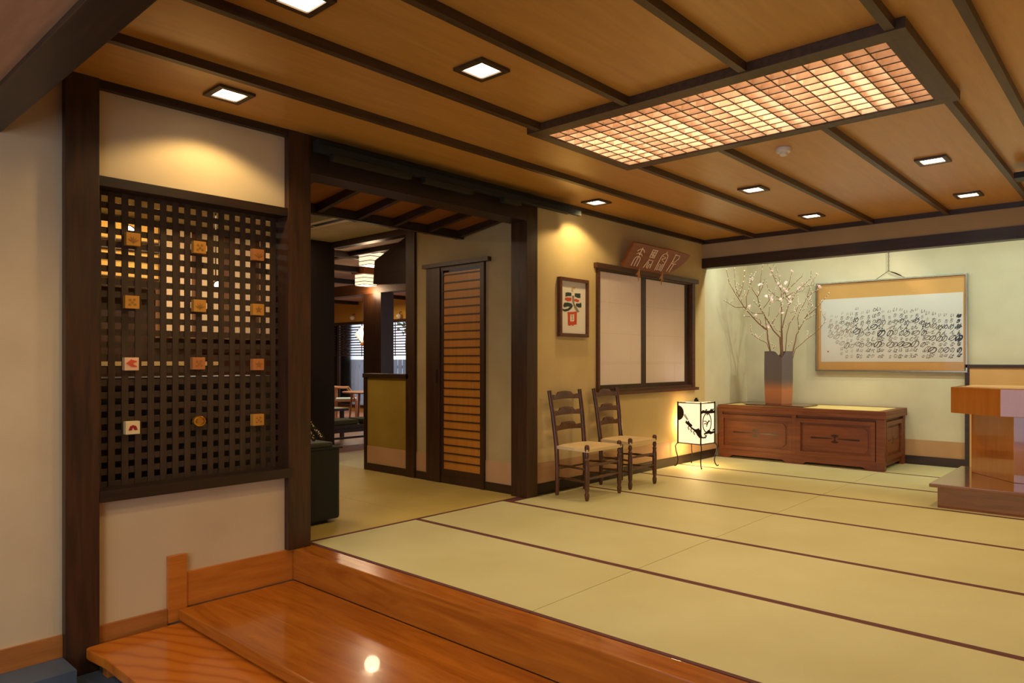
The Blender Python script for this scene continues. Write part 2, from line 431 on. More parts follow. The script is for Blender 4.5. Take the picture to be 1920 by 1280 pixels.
# ------------------------------------------------------------------ ceiling
cl = MB()
CX0, CX1, CY0, CY1 = 3.46, 4.50, .87, 2.92      # hole for the light box
cl.box(.885, CX0, YR, 4.3, CZ, CZ + .05).box(CX1, 8.3, YR, 4.3, CZ, CZ + .05).box(CX0, CX1, YR, CY0, CZ, CZ + .05).box(CX0, CX1, CY1, 4.3, CZ, CZ + .05)
ceil = struct('ceiling', cl, M['ceil'], label='glossy brown boarded ceiling of the lobby', cat='ceiling')
for y in (3.50, 2.865, 2.217, 1.53, .86, .585, -.08, -.75, -1.4, -2.1):
    if y in (2.217, 1.53):
        s = B(.885, 3.40, y - .02, y + .02, 2.66, CZ).box(4.56, 8.1, y - .02, y + .02, 2.66, CZ)
    else:
        s = B(.885, 8.1, y - .02, y + .02, 2.66, CZ)
    if y == 2.865: s = B(.885, 3.40, y - .02, y + .02, 2.66, CZ).box(4.56, 8.1, y - .02, y + .02, 2.66, CZ)
    if y == .86: s = B(.885, 3.40, y - .02, y + .02, 2.66, CZ).box(4.56, 8.1, y - .02, y + .02, 2.66, CZ)
    s.build('ceiling_batten', M['batten'], ceil)
struct('trim_10', B(.735, .885, YR, 4.165, 2.33, 2.75), M['beamY'], label='deep dark beam between the entrance and the lobby ceiling', cat='beam', bevel=.004)
struct('ceiling_entrance', B(XB, .735, YR, 4.165, 2.352, 2.45), M['doma'], label='light brown entrance ceiling at the upper left', cat='ceiling')
struct('ceiling_gap', B(.885, 1.2, 4.165, 4.3, CZ, CZ + .05), M['ceil'])
# light box above the hole
lb = thing('ceiling_light_panel', 'large rectangular ceiling light with a wooden egg crate grid', 'ceiling light', (3.98, 1.9, 2.66))
fb = MB()
for a in ((3.40, 3.508, .80, 2.96), (4.468, 4.56, .80, 2.96), (3.508, 4.468, .80, .905), (3.508, 4.468, 2.885, 2.96)): fb.box(a[0], a[1], a[2], a[3], 2.655, 2.7045)
fb.build('frame', M['batten'], lb, bevel=.002)
s = MB()
for a in ((3.465, 3.475, .875, 2.915), (4.485, 4.495, .875, 2.915), (3.475, 4.485, .875, .885), (3.475, 4.485, 2.905, 2.915)): s.box(a[0], a[1], a[2], a[3], 2.7048, 2.99)
s.box(3.465, 4.495, .875, 2.915, 2.99, 3.0); s.build('light_box', M['box'], lb)
s = MB()
for i in range(11): x = 3.508 + .096 * i; s.box(x - .0022, x + .0022, .905, 2.885, 2.665, 2.722)
for j in range(22): y = .905 + .0943 * j; s.box(3.508, 4.468, y - .0022, y + .0022, 2.6655, 2.7215)
s.build('grid', M['louvre'], lb)
s = MB()
for i in range(11): x = 3.508 + .096 * i; s.box(x - .0028, x + .0028, .906, 2.884, 2.6605, 2.6645)
for j in range(22): y = .905 + .0943 * j; s.box(3.509, 4.467, y - .0028, y + .0028, 2.6607, 2.6643)
s.build('grid_edge_shade', M['batten'], lb)  # dark strips paint in the unlit lower edges of the grid
for y in (1.16, 1.30, 1.66, 1.80, 2.16, 2.30, 2.62, 2.74):
    MB().tube([(3.62, y, 2.86), (4.36, y, 2.86)], .013, 10).build('lamp_tube', M['tube'], lb, smooth=True)

for y in (1.23, 1.73, 2.23, 2.68): area('tube_light', (3.99, y, 2.835), 3.3, .74, .04, (1, .86, .64))
# square downlights
DL = [(1.864, 3.816, 'over the cream wall panel', 1.0), (2.569, 2.541, 'glaring, between the second and third battens', 1.0), (1.572, 2.593, 'cut by the top edge of the picture', 1.0),
      (5.443, 3.877, 'next to the rail above the framed print', 1.0), (5.948, 2.578, 'beyond the light panel, nearer of the left pair', 1.0), (7.427, 2.606, 'farthest left, near the plaster band', 1.0),
      (5.977, 1.223, 'beyond the light panel on the right side', 1.0), (7.43, 1.241, 'farthest right, near the plaster band', 1.0)]
def downlight(x, y, lab, k):
    t = thing('square_downlight', 'dark framed square downlight ' + lab, 'downlight', (x, y, CZ), 'square downlights in the lobby ceiling', local=True)
    fr_ = MB(); a, b_ = .103, .072
    for q in ((-a, a, -a, -b_), (-a, a, b_, a), (-a, -b_, -b_, b_), (b_, a, -b_, b_)): fr_.box(q[0], q[1], q[2], q[3], -.016, -.001)
    fr_.build('frame', M['batten'], t, bevel=.003)
    B(-b_, b_, -b_, b_, -.007, -.0015).build('lens', M['glow'], t)
    s = spot('downlight_lamp', (0, 0, -.02), E_SPOT * k, (1, .74, .34), 134, .35, .04, parent=t)
    return t
for d in DL: downlight(*d)
area('entrance_fill', (-.6, 2.2, 2.34), 36, .5, .5, (1, .80, .55))  # unseen warm fill, added to light the left wall
# extra downlights outside the frame
for x, y in ((2.6, -.2), (5.9, -.3), (7.4, -.3), (4.2, -1.6), (6.6, -1.6)):
    spot('downlight_lamp_unseen', (x, y, CZ - .02), E_SPOT, (1, .74, .34), 134, .35, .04)
# smoke detector
t = thing('smoke_detector', 'round white smoke detector on the ceiling beside the light panel', 'smoke detector', (4.95, 1.93, CZ))
MB().lathe([(.05, 0), (.052, -.018), (.046, -.03), (.03, -.032)], (4.95, 1.93, CZ - .0005), 24).build('base', M['white'], t, smooth=True)
MB().lathe([(.026, -.03), (.026, -.048), (.02, -.055), (.004, -.057)], (4.95, 1.93, CZ), 20).build('sensor', M['white'], t, smooth=True)
# camera-like device at the right edge
t = thing('ceiling_spot_device', 'small black device hanging from the ceiling at the right edge', 'device', (6.62, .772, CZ))
B(6.60, 6.64, .70, .74, 2.645, CZ - .0005).build('bracket', M['black'], t)
B(6.54, 6.70, .66, .80, 2.60, 2.645).build('body', M['black'], t, bevel=.004)
# fascia before the alcove
struct('trim_11', B(8.08, 8.12, YR, W - .001, 2.655, CZ), M['beamY'], label='dark ceiling trim above the plaster band of the alcove', cat='trim')
struct('wall_fascia', B(8.10, 8.2, YR, W - .001, 2.47, 2.70), M['fascia'], label='taupe plaster band over the alcove opening', cat='wall')
struct('trim_12', B(8.09, 8.22, YR, W - .001, 2.36, 2.48), M['beamY'], label='dark beam across the top of the alcove', cat='beam')
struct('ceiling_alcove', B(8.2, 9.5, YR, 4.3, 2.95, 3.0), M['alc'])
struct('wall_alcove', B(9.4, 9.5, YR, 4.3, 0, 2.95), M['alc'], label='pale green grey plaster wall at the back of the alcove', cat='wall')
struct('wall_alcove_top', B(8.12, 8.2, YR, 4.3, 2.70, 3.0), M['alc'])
struct('baseboard_alcove', B(9.375, 9.4, 1.60, 4.16, 0, .10), M['beamY'], label='dark baseboard at the foot of the alcove wall', cat='baseboard')
struct('trim_13', B(9.39, 9.4, 1.60, 4.16, .10, .29), M['band'], label='woven reed band low on the alcove wall', cat='trim')
struct('baseboard_window', B(4.885, 8.45, W - .016, W, 0, .10), M['beam'], label='dark baseboard under the ochre window wall', cat='baseboard')
struct('trim_14', B(4.885, 9.39, W - .006, W, .10, .285), M['band'], label='woven reed band low on the ochre window wall', cat='trim')
struct('wall_right', B(XB, 9.5, YR - .1, YR, -.41, 3.0), M['wall'])
# low panelled partition behind the desk
t = thing('low_partition', 'low panelled partition with dark post and cap behind the reception desk', 'partition', (9.37, .4, 0))
B(9.35, 9.385, 1.555, 1.597, 0, 1.17).build('post', M['beamY'], t)
B(9.345, 9.385, YR + .02, 1.597, 1.14, 1.175).build('cap', M['beamY'], t)
B(9.36, 9.374, YR + .02, 1.554, 0, 1.139).build('panel', plaster('peach_panel', srgb(214, 168, 112), srgb(206, 158, 102)), t)
# cool tube hidden behind the alcove beam
t = thing('alcove_tube_light', 'slim cool white tube light behind the alcove beam', 'tube light', (8.27, .5, 2.55))
B(8.222, 8.26, -2.0, 4.0, 2.52, 2.58).build('housing', M['white'], t)
area('alcove_tube_lamp', (8.29, 1.0, 2.54), 44, .05, 5.9, (.84, 1, .84), (0, math.radians(-30), 0))

spot('alcove_accent_lamp', (8.5, 1.2, 2.9), 90, (1, .86, .62), 72, .7, .03, None, (8.95, 3.6, 1.4))
# ------------------------------------------------------------------ papered window in the ochre wall
w1 = struct('window_1', MB().box(5.808, 7.93, W - .045, W + .02, 2.15, 2.20).box(5.83, 7.915, W - .055, W + .02, .865, .90)
            .box(5.845, 5.88, W - .03, W + .06, .90, 2.15).box(7.80, 7.868, W - .03, W + .06, .90, 2.15).box(5.88, 7.80, W - .02, W + .06, .90, .93).box(5.88, 7.80, W - .02, W + .06, 2.135, 2.15), wood('window_wood', srgb(96, 56, 30), srgb(66, 38, 20), .4, axis='X'), label='dark framed window with two white paper screens behind the chairs', cat='window')
SHOJI = bpy.data.materials.new('shoji_paper_thin'); SHOJI.use_nodes = True
n = SHOJI.node_tree.nodes; l = SHOJI.node_tree.links; n.remove(n['Principled BSDF'])
d_ = n.new('ShaderNodeBsdfDiffuse'); t_ = n.new('ShaderNodeBsdfTranslucent'); mx = n.new('ShaderNodeMixShader')
d_.inputs[0].default_value = srgb(246, 236, 230); t_.inputs[0].default_value = srgb(246, 236, 230); mx.inputs[0].default_value = .35
l.new(d_.outputs[0], mx.inputs[1]); l.new(t_.outputs[0], mx.inputs[2]); l.new(mx.outputs[0], n['Material Output'].inputs[0])
for k, (x0, x1, yy) in enumerate(((5.88, 6.78, .0), (6.69, 7.80, .028))):
    y0 = W + yy - .008
    sash = MB(); a = .04 if k == 0 else .06
    sl, sr = (.005, .085) if k == 0 else (.085, .09)
    sash.box(x0, x0 + sl, y0, y0 + .024, .93, 2.135).box(x1 - sr, x1, y0, y0 + .024, .93, 2.135).box(x0 + sl, x1 - sr, y0, y0 + .024, .93, .97).box(x0 + sl, x1 - sr, y0, y0 + .024, 2.125, 2.135)
    sh = sash.build('sash', M['post'], w1)
    B(x0 + sl, x1 - sr, y0 + .01, y0 + .012, .97, 2.125).build('paper', SHOJI, sh)
    ku = MB()
    for z in (1.185, 1.20, 1.50, 1.818): ku.box(x0 + sl, x1 - sr, y0 + .0095, y0 + .01, z - .003, z + .003)
    n = 4
    for i in range(1, n):
        x = x0 + sl + (x1 - sr - x0 - sl) * i / n; ku.box(x - .003, x + .003, y0 + .0095, y0 + .01, .97, 2.125)
    ku.build('faint_grid', M['paperline'], sh)
struct('wall_window_back', MB().box(5.7, 8.0, 4.95, 5.0, .6, 2.5).box(5.65, 5.7, 4.3, 5.0, .6, 2.5).box(8.0, 8.05, 4.3, 5.0, .6, 2.5).box(5.65, 8.05, 4.3, 5.0, .55, .6), M['wall'])
area('shoji_back_fill', (6.85, 4.93, 1.7), 9, 1.9, 1.2, (1, .86, .86), (math.radians(90), 0, 0))  # added backlight, stands in for daylight behind the paper
spot('shoji_hotspot_fill', (7.45, 4.60, 1.12), 5, (1, .86, .82), 100, .9, .08, None, (7.42, 4.17, 1.12))  # added spot, makes the bright patch low on the right screen

# ------------------------------------------------------------------ passage wall with the slatted door
P = 4.80
pw = MB().box(P, P + .1, 4.31, 4.70, 0, 2.75).box(P, P + .1, 5.52, 5.70, 0, 2.75).box(P, P + .1, 4.70, 5.52, 2.16, 2.75)
struct('wall_passage', pw, plaster('beige_wallpaper', srgb(178, 156, 112), srgb(168, 144, 98)), label='beige papered wall of the passage round the slatted door', cat='wall')
struct('trim_15', B(P - .02, P, 4.31, 4.69, 0, .08).box(P - .02, P, 5.52, 5.70, 0, .08), M['beamY'], label='dark baseboard along the passage wall', cat='trim')
struct('trim_16', B(P - .006, P, 4.31, 4.69, .08, .28).box(P - .006, P, 5.52, 5.70, .08, .27), M['band'], label='woven reed band low on the passage wall', cat='trim')
struct('trim_17', B(P - .03, P + .12, 5.70, 5.84, 0, 2.62), M['post'], label='dark post at the end of the passage wall', cat='post')
struct('trim_18', B(P - .01, P + .1, 5.84, 7.24, 2.55, 2.62), M['beamY'], label='dark header beam over the dining room opening', cat='beam')
struct('wall_half', B(P, P + .1, 5.84, 6.585, 0, 1.03), M['olive'], label='olive half height wall at the dining room opening', cat='wall')
struct('trim_19', B(P - .03, P + .13, 5.80, 6.60, 1.03, 1.075).box(P - .02, P + .12, 6.545, 6.585, 0, 1.03), M['beamY'], label='dark cap and end board of the half wall', cat='trim')
struct('trim_20', B(P - .02, P, 5.84, 6.545, 0, .08), M['beamY'], label='dark baseboard of the half wall', cat='trim')
struct('trim_21', B(P - .006, P, 5.84, 6.545, .08, .27), M['band'], label='woven reed band on the half wall', cat='trim')
dr = struct('door_1', MB().box(P - .05, P + .1, 4.62, 5.56, 2.155, 2.195).box(P - .03, P + .1, 5.31, 5.515, 0, 2.155).box(P - .03, P + .1, 4.69, 4.735, 0, 2.155).box(P - .02, P + .1, 4.735, 5.31, 2.115, 2.155).box(P - .02, P + .1, 4.735, 5.31, 0, .07), M['post'], label='narrow tall door with amber panels between thin dark rails', cat='door')
B(P - .004, P + .02, 4.755, 5.28, .10, 2.095).build('door_panel', wood('amber_panel', srgb(194, 126, 46), srgb(180, 110, 36), .35, axis='Z'), dr)
rail = MB().box(P - .015, P + .025, 4.735, 4.757, .07, 2.115).box(P - .015, P + .025, 5.278, 5.31, .07, 2.115).box(P - .015, P + .025, 4.757, 5.278, .07, .14)
z = .22
while z < 2.1:
    rail.box(P - .013, P - .003, 4.757, 5.278, z - .006, z + .006); z += .0805
rail.build('door_rails', M['post'], dr)
B(P - .034, P - .03, 5.345, 5.36, 1.0, 1.13).build('door_handle', M['black'], dr)
# sloping boarded soffit over the passage
sl = MB().hexa([(2.4, 4.32, 2.56), (4.80, 4.32, 2.56), (4.80, 5.02, 2.475), (2.4, 5.02, 2.475), (2.4, 4.32, 2.60), (4.80, 4.32, 2.60), (4.80, 5.02, 2.515), (2.4, 5.02, 2.515)])
so = struct('ceiling_slope', sl, M['slope'], label='sloping orange boarded soffit behind the lintel', cat='ceiling')
for x in (2.78, 3.18, 3.57, 3.96, 4.36, 4.75):
    MB().hexa([(x - .02, 4.32, 2.51), (x + .02, 4.32, 2.51), (x + .02, 5.06, 2.40), (x - .02, 5.06, 2.40), (x - .02, 4.32, 2.56), (x + .02, 4.32, 2.56), (x + .02, 5.06, 2.47), (x - .02, 5.06, 2.47)]).build('rafter', M['beamY'], so)
struct('trim_22', B(2.3, 4.80, 4.99, 5.04, 2.40, 2.473), M['beam'], label='dark purlin under the lower ends of the rafters', cat='beam')
struct('wall_purlin', B(2.3, 4.8, 5.04, 5.07, 2.46, 2.75), M['beam'])
struct('ceiling_passage', B(-.5, 4.9, 5.05, 8.0, 2.62, 2.7), plaster('passage_ceiling', srgb(206, 192, 160), srgb(190, 176, 144)), label='pale ceiling of the passage', cat='ceiling')
struct('ceiling_shop', B(-.5, 2.58, 4.28, 5.05, 2.72, 2.8), M['wall'])
t = thing('ceiling_air_unit', 'white square air conditioning unit in the passage ceiling', 'air conditioner', (3.75, 6.1, 2.62))
B(3.2, 4.12, 5.65, 6.55, 2.60, 2.6195).build('cover', M['white'], t, bevel=.004)
B(3.42, 3.90, 5.87, 6.33, 2.592, 2.60).build('grille', mat('vent_grey', srgb(130, 120, 90), .6), t)
s = MB()
for a in ((3.27, 4.05, 5.70, 5.76), (3.27, 4.05, 6.44, 6.50), (3.27, 3.33, 5.8, 6.4), (3.99, 4.05, 5.8, 6.4)): s.box(a[0], a[1], a[2], a[3], 2.597, 2.60)
s.build('air_slots', M['black'], t)
struct('wall_dark', B(4.30, 4.83, 7.24, 7.34, 0, 2.62), mat('black_brown', srgb(30, 16, 10), .6), label='very dark wooden wall end at the back of the passage', cat='wall')

# ------------------------------------------------------------------ shop behind the lattice
struct('wall_shop', B(-.5, 4.30, 7.60, 7.70, 0, 2.72), wood('shop_wall', srgb(74, 46, 28), srgb(54, 32, 20), .5, axis='Z'), label='dark wooden back wall of the room behind the lattice', cat='wall')
struct('wall_shop_left', B(-.6, -.5, 4.28, 7.7, 0, 2.75), M['wall'])
t = thing('lit_amber_screen', 'glowing amber slatted screen seen through the upper left lattice holes', 'screen', (2.45, 7.4, 1.9))
B(2.05, 2.88, 7.40, 7.44, 1.93, 2.61).build('amber_panel', mat('amber_cloth', srgb(236, 190, 108), .8), t)
s = MB()
for i in range(8): z = 1.93 + .09 * i; s.box(2.05, 2.88, 7.36, 7.399, z, z + .012)
for x in (2.05, 2.46, 2.868): s.box(x, x + .012, 7.355, 7.36, 1.93, 2.61)
s.build('thin_rails', M['post'], t)
area('amber_screen_lamp', (2.45, 6.9, 2.66), 26, .7, .2, (1.0, .66, .26), (math.radians(40), 0, 0))
t = thing('vertical_blind', 'pale vertical slats hanging behind the middle and right of the lattice', 'blind', (3.6, 7.43, 2.6))
for k in range(8):
    x = 2.93 + .175 * k
    B(x, x + .115, 7.42, 7.43, 1.50, 2.56).build('slat', mat('pale_blind', srgb(222, 196, 164), .8), t)
B(2.9, 4.29, 7.40, 7.45, 2.56, 2.619).build('head_rail', M['post'], t)
struct('trim_40', B(2.9, 4.29, 7.52, 7.58, 1.45, 2.619), mat('brown_backing', srgb(150, 112, 84), .8))
t = thing('low_dark_block', 'near black block added to darken the lower half of the lattice', 'cabinet', (1.9, 4.8, 0))  # added block, keeps the lower lattice holes dark
B(1.2, 2.55, 4.60, 5.0, 0, 1.09).build('body', mat('black_brown', srgb(30, 16, 10), .6), t)
B(1.18, 2.56, 4.58, 5.02, 1.0905, 1.115).build('top', mat('black_brown', srgb(30, 16, 10), .6), t, bevel=.003)
t = thing('display_ledge', 'cream topped shelf seen through the lattice below the amber screen', 'shelf', (2.7, 7.2, 0))
B(2.1, 3.3, 7.0, 7.35, 0, 1.17).build('body', M['post'], t)
B(2.08, 3.32, 6.98, 7.352, 1.1705, 1.21).build('top', mat('cream_top', srgb(206, 180, 130), .4), t, bevel=.003)
t = thing('dark_red_cabinet', 'dark reddish cabinet standing behind the lattice centre', 'cabinet', (3.8, 7.3, 0))
B(3.36, 4.28, 7.0, 7.5, 0, 1.30).build('body', wood('redwood', srgb(74, 30, 20), srgb(54, 20, 14), .4, axis='Z'), t)
B(3.34, 4.29, 6.98, 7.52, 1.30, 1.33).build('top', M['post'], t)
o = B(2.22, 2.36, 7.58, 7.6, 1.27, 1.78).build('ochre_panel', mat('ochre_board', srgb(206, 176, 60), .7)); tag(o, 'small ochre board behind the left edge of the lattice', 'board')
for x, y, z, lab in ((2.07, 5.9, 2.22, 'glaring spotlight behind the upper left lattice holes'), (3.1, 6.6, 1.93, 'small bright spotlight behind the right half of the lattice')):
    t = thing('spotlight', lab, 'spotlight', (x, y, z), local=True)
    MB().lathe([(.03, .05), (.045, .0), (.045, -.03)], (0, 0, 0), 14, 'Y').build('can', M['black'], t, smooth=True)
    MB().lathe([(.036, -.031), (.034, -.036), (.005, -.038)], (0, 0, 0), 14, 'Y').build('bulb', mat('bulb_glow', (1, 1, 1, 1), .5, emis=(1, .85, .6, 1), estr=40), t)
    MB().tube([(0, .02, .03), (0, .02, (2.72 if y < 5.05 else 2.619) - z)], .006, 6).build('stem', M['black'], t)
area('shop_lamp', (3.2, 6.4, 2.60), 44, 1.0, .4, (1.0, .76, .48))
area('passage_lamp', (4.2, 7.0, 2.60), 3, .3, .3, (1.0, .76, .48))

# ------------------------------------------------------------------ dark bin in the passage
t = thing('dark_bin', 'dark green fabric bin standing on the passage floor beside the post', 'bin', (2.9, 4.75, 0))
s = MB(); s.prism([(2.60, 4.585), (3.09, 4.585), (3.125, 4.62), (3.125, 4.93), (3.09, 4.965), (2.60, 4.965)], .03, .555); s.build('body', M['boxdark'], t, bevel=.01)
B(2.62, 3.02, 4.62, 4.93, 0, .03).build('foot', M['black'], t)
B(2.60, 3.13, 4.58, 4.97, .555, .57).build('rim', M['boxdark'], t, bevel=.004)
MB().tube([(3.127, 4.70, .43), (3.15, 4.70, .36), (3.152, 4.70, .24), (3.127, 4.70, .17)], .012, 8).build('side_handle', M['black'], t, smooth=True)
t = thing('bin_tray', 'shallow dark tray on top of the dark bin', 'tray', (2.85, 4.78, .57))
B(2.60, 3.06, 4.61, 4.94, .5705, .605).build('tray', mat('tray_green', srgb(56, 58, 42), .6), t, bevel=.008)
def strip_text(k, x, z):
    t = thing('lettered_strip', 'slanted black strip with white lettering above the dark bin, %s' % ('nearest the post', 'in the middle', 'rightmost, nearest the opening')[k], 'strip', (x, 4.645, z), 'black strips with white lettering', local=True)
    t.rotation_euler = (0, math.radians(48), 0)
    B(0, .30, -.01, .01, -.017, .017).build('strip', M['black'], t)
    s = MB(); random.seed(k + 3)
    for i in range(8):
        a = .02 + .033 * i
        for q in range(4):
            u = a + random.uniform(0, .02); v = random.uniform(-.011, .004)
            if random.random() < .5: s.box(u, u + .012, -.0115, -.0101, v, v + .004)
            else: s.box(u, u + .004, -.0115, -.0101, v, v + .012)
    s.build('lettering', M['washi'], t)
for k, x in enumerate((2.66, 2.73, 2.80)): strip_text(k, x, .852)

# ------------------------------------------------------------------ ladder back chairs
def make_chair(loc, label, wf, wr, d, rz=0):
    t = thing('ladder_back_chair', label, 'chair', loc, 'ladder back chairs by the window wall', rz, local=True)
    hf, hr = wf / 2 - .02, wr / 2 - .02
    yf, yb = -d / 2, d / 2
    for sx in (-1, 1):
        prof = [(.013, 0), (.019, .02), (.022, .05), (.015, .075), (.021, .10), (.0225, .25), (.022, .30), (.017, .34), (.022, .355), (.014, .37), (.021, .395), (.013, .42), (.02, .435), (.022, .452), (.021, .475), (.012, .486)]
        MB().lathe(prof, (sx * hf, yf, 0), 14).build('front_leg', M['chair'], t, smooth=True)
        MB().tube([(sx * hr, yb - .026, 0), (sx * hr, yb - .026, .02), (sx * hr, yb - .03, .25), (sx * hr, yb - .02, .45), (sx * (hr + .012), yb + .012, .72), (sx * (hr + .02), yb + .05, .945)], [.015, .018, .021, .022, .02, .019], 10).build('rear_post', M['chair'], t, smooth=True)
    def yat(z): return yb - .02 + (z - .45) / .27 * .032 if z < .72 else yb + .012 + (z - .72) / .225 * .038
    for i, z0 in enumerate((.845, .70, .565)):
        hw = hr + .016 - .006 * i; n = 24; pts = []
        top = lambda u: .038 + (.030 if abs(u) < .42 else .030 * max(0, 1 - (abs(u) - .42) / .16) ** 1.2) + .004 * math.cos(u * 7)
        for k in range(n + 1): u = -1 + 2 * k / n; pts.append((u * (hw - .004), z0 + .02 + top(u)))
        low = [(u * (hw - .004), z0 + .012 + .008 * (1 - u * u)) for u in [1 - 2 * k / 10 for k in range(11)]]
        mb = MB(); mb.prism(pts + low, -.007, .007, lambda x, z, q: (x, yat(z) + q + .012 * (1 - (x / hw) ** 2), z))
        mb.build('back_slat', M['chair'], t)
    # rush seat: trapezium with rounded rim and four woven triangles
    s = MB().use(M['seat'])
    n = 12; ring = []
    def P(u, v):  # u,v in -1..1
        w_ = (hf + .022) * (1 - v) / 2 + (hr + .014) * (1 + v) / 2
        return (u * w_, yf - .018 + (v + 1) / 2 * (yb - yf + .0))
    grid = []
    for j in range(n + 1):
        row = []
        for i in range(n + 1):
            u = -1 + 2 * i / n; v = -1 + 2 * j / n; x, y = P(u, v); m_ = max(abs(u), abs(v))
            z = .462 - .014 * (1 - m_) - (0.012 if m_ > .99 else 0) - .005 * (abs(abs(u) - abs(v)) < .02)
            row.append(s.bm.verts.new((x, y, z)))
        grid.append(row)
    for j in range(n):
        for i in range(n): s.face([grid[j][i], grid[j][i + 1], grid[j + 1][i + 1], grid[j + 1][i]])
    lowr = []
    rim = [(0, i) for i in range(n)] + [(j, n) for j in range(n)] + [(n, n - i) for i in range(n)] + [(n - j, 0) for j in range(n)]
    for j, i in rim: v = grid[j][i].co; lowr.append(s.bm.verts.new((v.x * .985, v.y, .422)))
    for k in range(len(rim)):
        a, b_ = rim[k], rim[(k + 1) % len(rim)]
        s.face([grid[a[0]][a[1]], grid[b_[0]][b_[1]], lowr[(k + 1) % len(rim)], lowr[k]])
    s.face(lowr[::-1]); s.build('seat', None, t, smooth=True)
    for z in (.19, .30):
        MB().tube([(-hf, yf, z), (0, yf - .004, z + .002), (hf, yf, z)], [.009, .014, .009], 8).build('front_stretcher', M['chair'], t, smooth=True)
    MB().tube([(-hr, yb - .028, .24), (hr, yb - .028, .24)], .009, 8).build('back_stretcher', M['chair'], t, smooth=True)
    for sx in (-1, 1):
        for z in (.16, .27):
            MB().tube([(sx * hf, yf, z), (sx * (hf + hr) / 2, 0, z + .006), (sx * hr, yb - .028, z)], [.008, .012, .008], 8).build('side_stretcher', M['chair'], t, smooth=True)
    return t
make_chair((5.25, 3.855, 0), 'wooden ladder back chair with woven rush seat, nearer the dark post', .54, .46, .39)
make_chair((5.935, 3.875, 0), 'wooden ladder back chair with woven rush seat, nearer the lantern', .48, .40, .39)

# ------------------------------------------------------------------ paper lantern on iron legs
c_, s_ = math.cos(YAW), math.sin(YAW)
LA = math.radians(-4.0)         # lantern turned a little
lan = thing('standing_paper_lantern', 'lit square paper lantern with black cut out figures on curled iron legs', 'lantern', (7.35, 3.80, 0), rz=LA, local=True)
# local frame: near corner at (0,0); one face runs along +Y, the other along +X
A_ = .30; Z0, Z1 = .275, .735
pm = bpy.data.materials.new('lantern_paper'); pm.use_nodes = True
b = pm.node_tree.nodes['Principled BSDF']; b.inputs['Base Color'].default_value = srgb(255, 246, 226)
b.inputs['Emission Color'].default_value = (1, .80, .50, 1); b.inputs['Emission Strength'].default_value = .85
s = MB().use(pm)
s.box(.006, .009, .006, A_ - .006, Z0, Z1 - .004).box(A_ - .009, A_ - .006, .006, A_ - .006, Z0, Z1 - .004).box(.009, A_ - .009, .006, .009, Z0, Z1 - .004).box(.009, A_ - .009, A_ - .009, A_ - .006, Z0, Z1 - .004)
s.build('paper_shade', None, lan)
s = MB(); h = .006
for x in (0, A_):
    for y in (0, A_): s.box(x - h, x + h, y - h, y + h, Z0 - .008, Z1 + .012)
for z in (Z0 - .004, Z1):
    for y in (0, A_): s.box(h, A_ - h, y - .005, y + .005, z - .005, z + .005)
    for x in (0, A_): s.box(x - .005, x + .005, h, A_ - h, z - .005, z + .005)
s.build('iron_frame', M['black'], lan)
s = MB().use(M['washi']).box(.03, A_ - .03, .03, A_ - .03, Z1 + .006, Z1 + .014); s.build('top_paper', pm, lan)
MB().lathe([(.026, Z1 + .0145), (.026, Z1 + .035), (.014, Z1 + .04), (.014, Z1 + .055)], (A_ / 2, A_ / 2, 0), 14).build('top_cap', M['black'], lan, smooth=True)
def leg(cx, cy, dx, dy):
    p = []
    for u, z in ((-.05, .282), (-.02, .272), (.012, .262), (.028, .235), (.022, .18), (.004, .12), (-.004, .075), (.004, .035), (.022, .008), (.036, .006), (.044, .018)):
        p.append((cx + dx * u, cy + dy * u, z))
    MB().tube(p, .0065, 8).build('curled_leg', M['black'], lan, smooth=True)
q = .70710678
leg(0, 0, -q, -q); leg(A_, 0, q, -q); leg(0, A_, -q, q); leg(A_, A_, q, q)
# cut-outs. face "left" lies on x = 0 (coordinate a along +Y, reversed in view), face "right" on y = 0 (a along +X)
fig = MB()
def FL(u, z, q_): return (-.0015 - q_ + .003, A_ * (1 - u), Z0 + z * (Z1 - Z0))    # u 0..1 from the viewer's left
def FR(u, z, q_): return (A_ * u, -.0015 - q_ + .003, Z0 + z * (Z1 - Z0))
def blob(f, pts): fig.prism(pts, 0, .004, f)
def stroke(f, pts, w):
    n = len(pts); L = []; R = []
    for i, (u, z) in enumerate(pts):
        a = pts[max(i - 1, 0)]; b_ = pts[min(i + 1, n - 1)]; dx, dz = (b_[0] - a[0]) * A_, (b_[1] - a[1]) * .46
        l = math.hypot(dx, dz) or 1; ww_ = w[i] if isinstance(w, (list, tuple)) else w
        L.append((u - dz / l * ww_ / A_, z + dx / l * ww_ / .46)); R.append((u + dz / l * ww_ / A_, z - dx / l * ww_ / .46))
    for i in range(n - 1): fig.prism([L[i], L[i + 1], R[i + 1], R[i]], 0, .004, f)
blob(FL, [(.02, .93)] + [(.02 + .24 * math.sin(a), .745 + .185 * math.cos(a)) for a in [PI * k / 12 for k in range(1, 12)]] + [(.02, .56)])
stroke(FL, [(.26, .70), (.42, .58)], .003); stroke(FL, [(.30, .72), (.45, .59)], .003)
stroke(FL, [(.34, .52), (.42, .50), (.50, .475), (.60, .44), (.62, .43)], [.006, .016, .018, .014, .006])
stroke(FL, [(.36, .55), (.42, .52)], .006); stroke(FL, [(.46, .56), (.50, .50)], .006)
stroke(FL, [(.48, .45), (.60, .39), (.72, .345), (.84, .315), (.94, .24), (1.0, .17)], [.006, .008, .010, .024, .028, .018])
for u, z in ((.50, .44), (.62, .385), (.74, .33)):
    stroke(FL, [(u, z), (u - .05, z - .05), (u - .02, z - .09), (u + .01, z - .10)], .0045)
stroke(FL, [(.78, .34), (.90, .37), (.99, .30)], [.006, .012, .006])
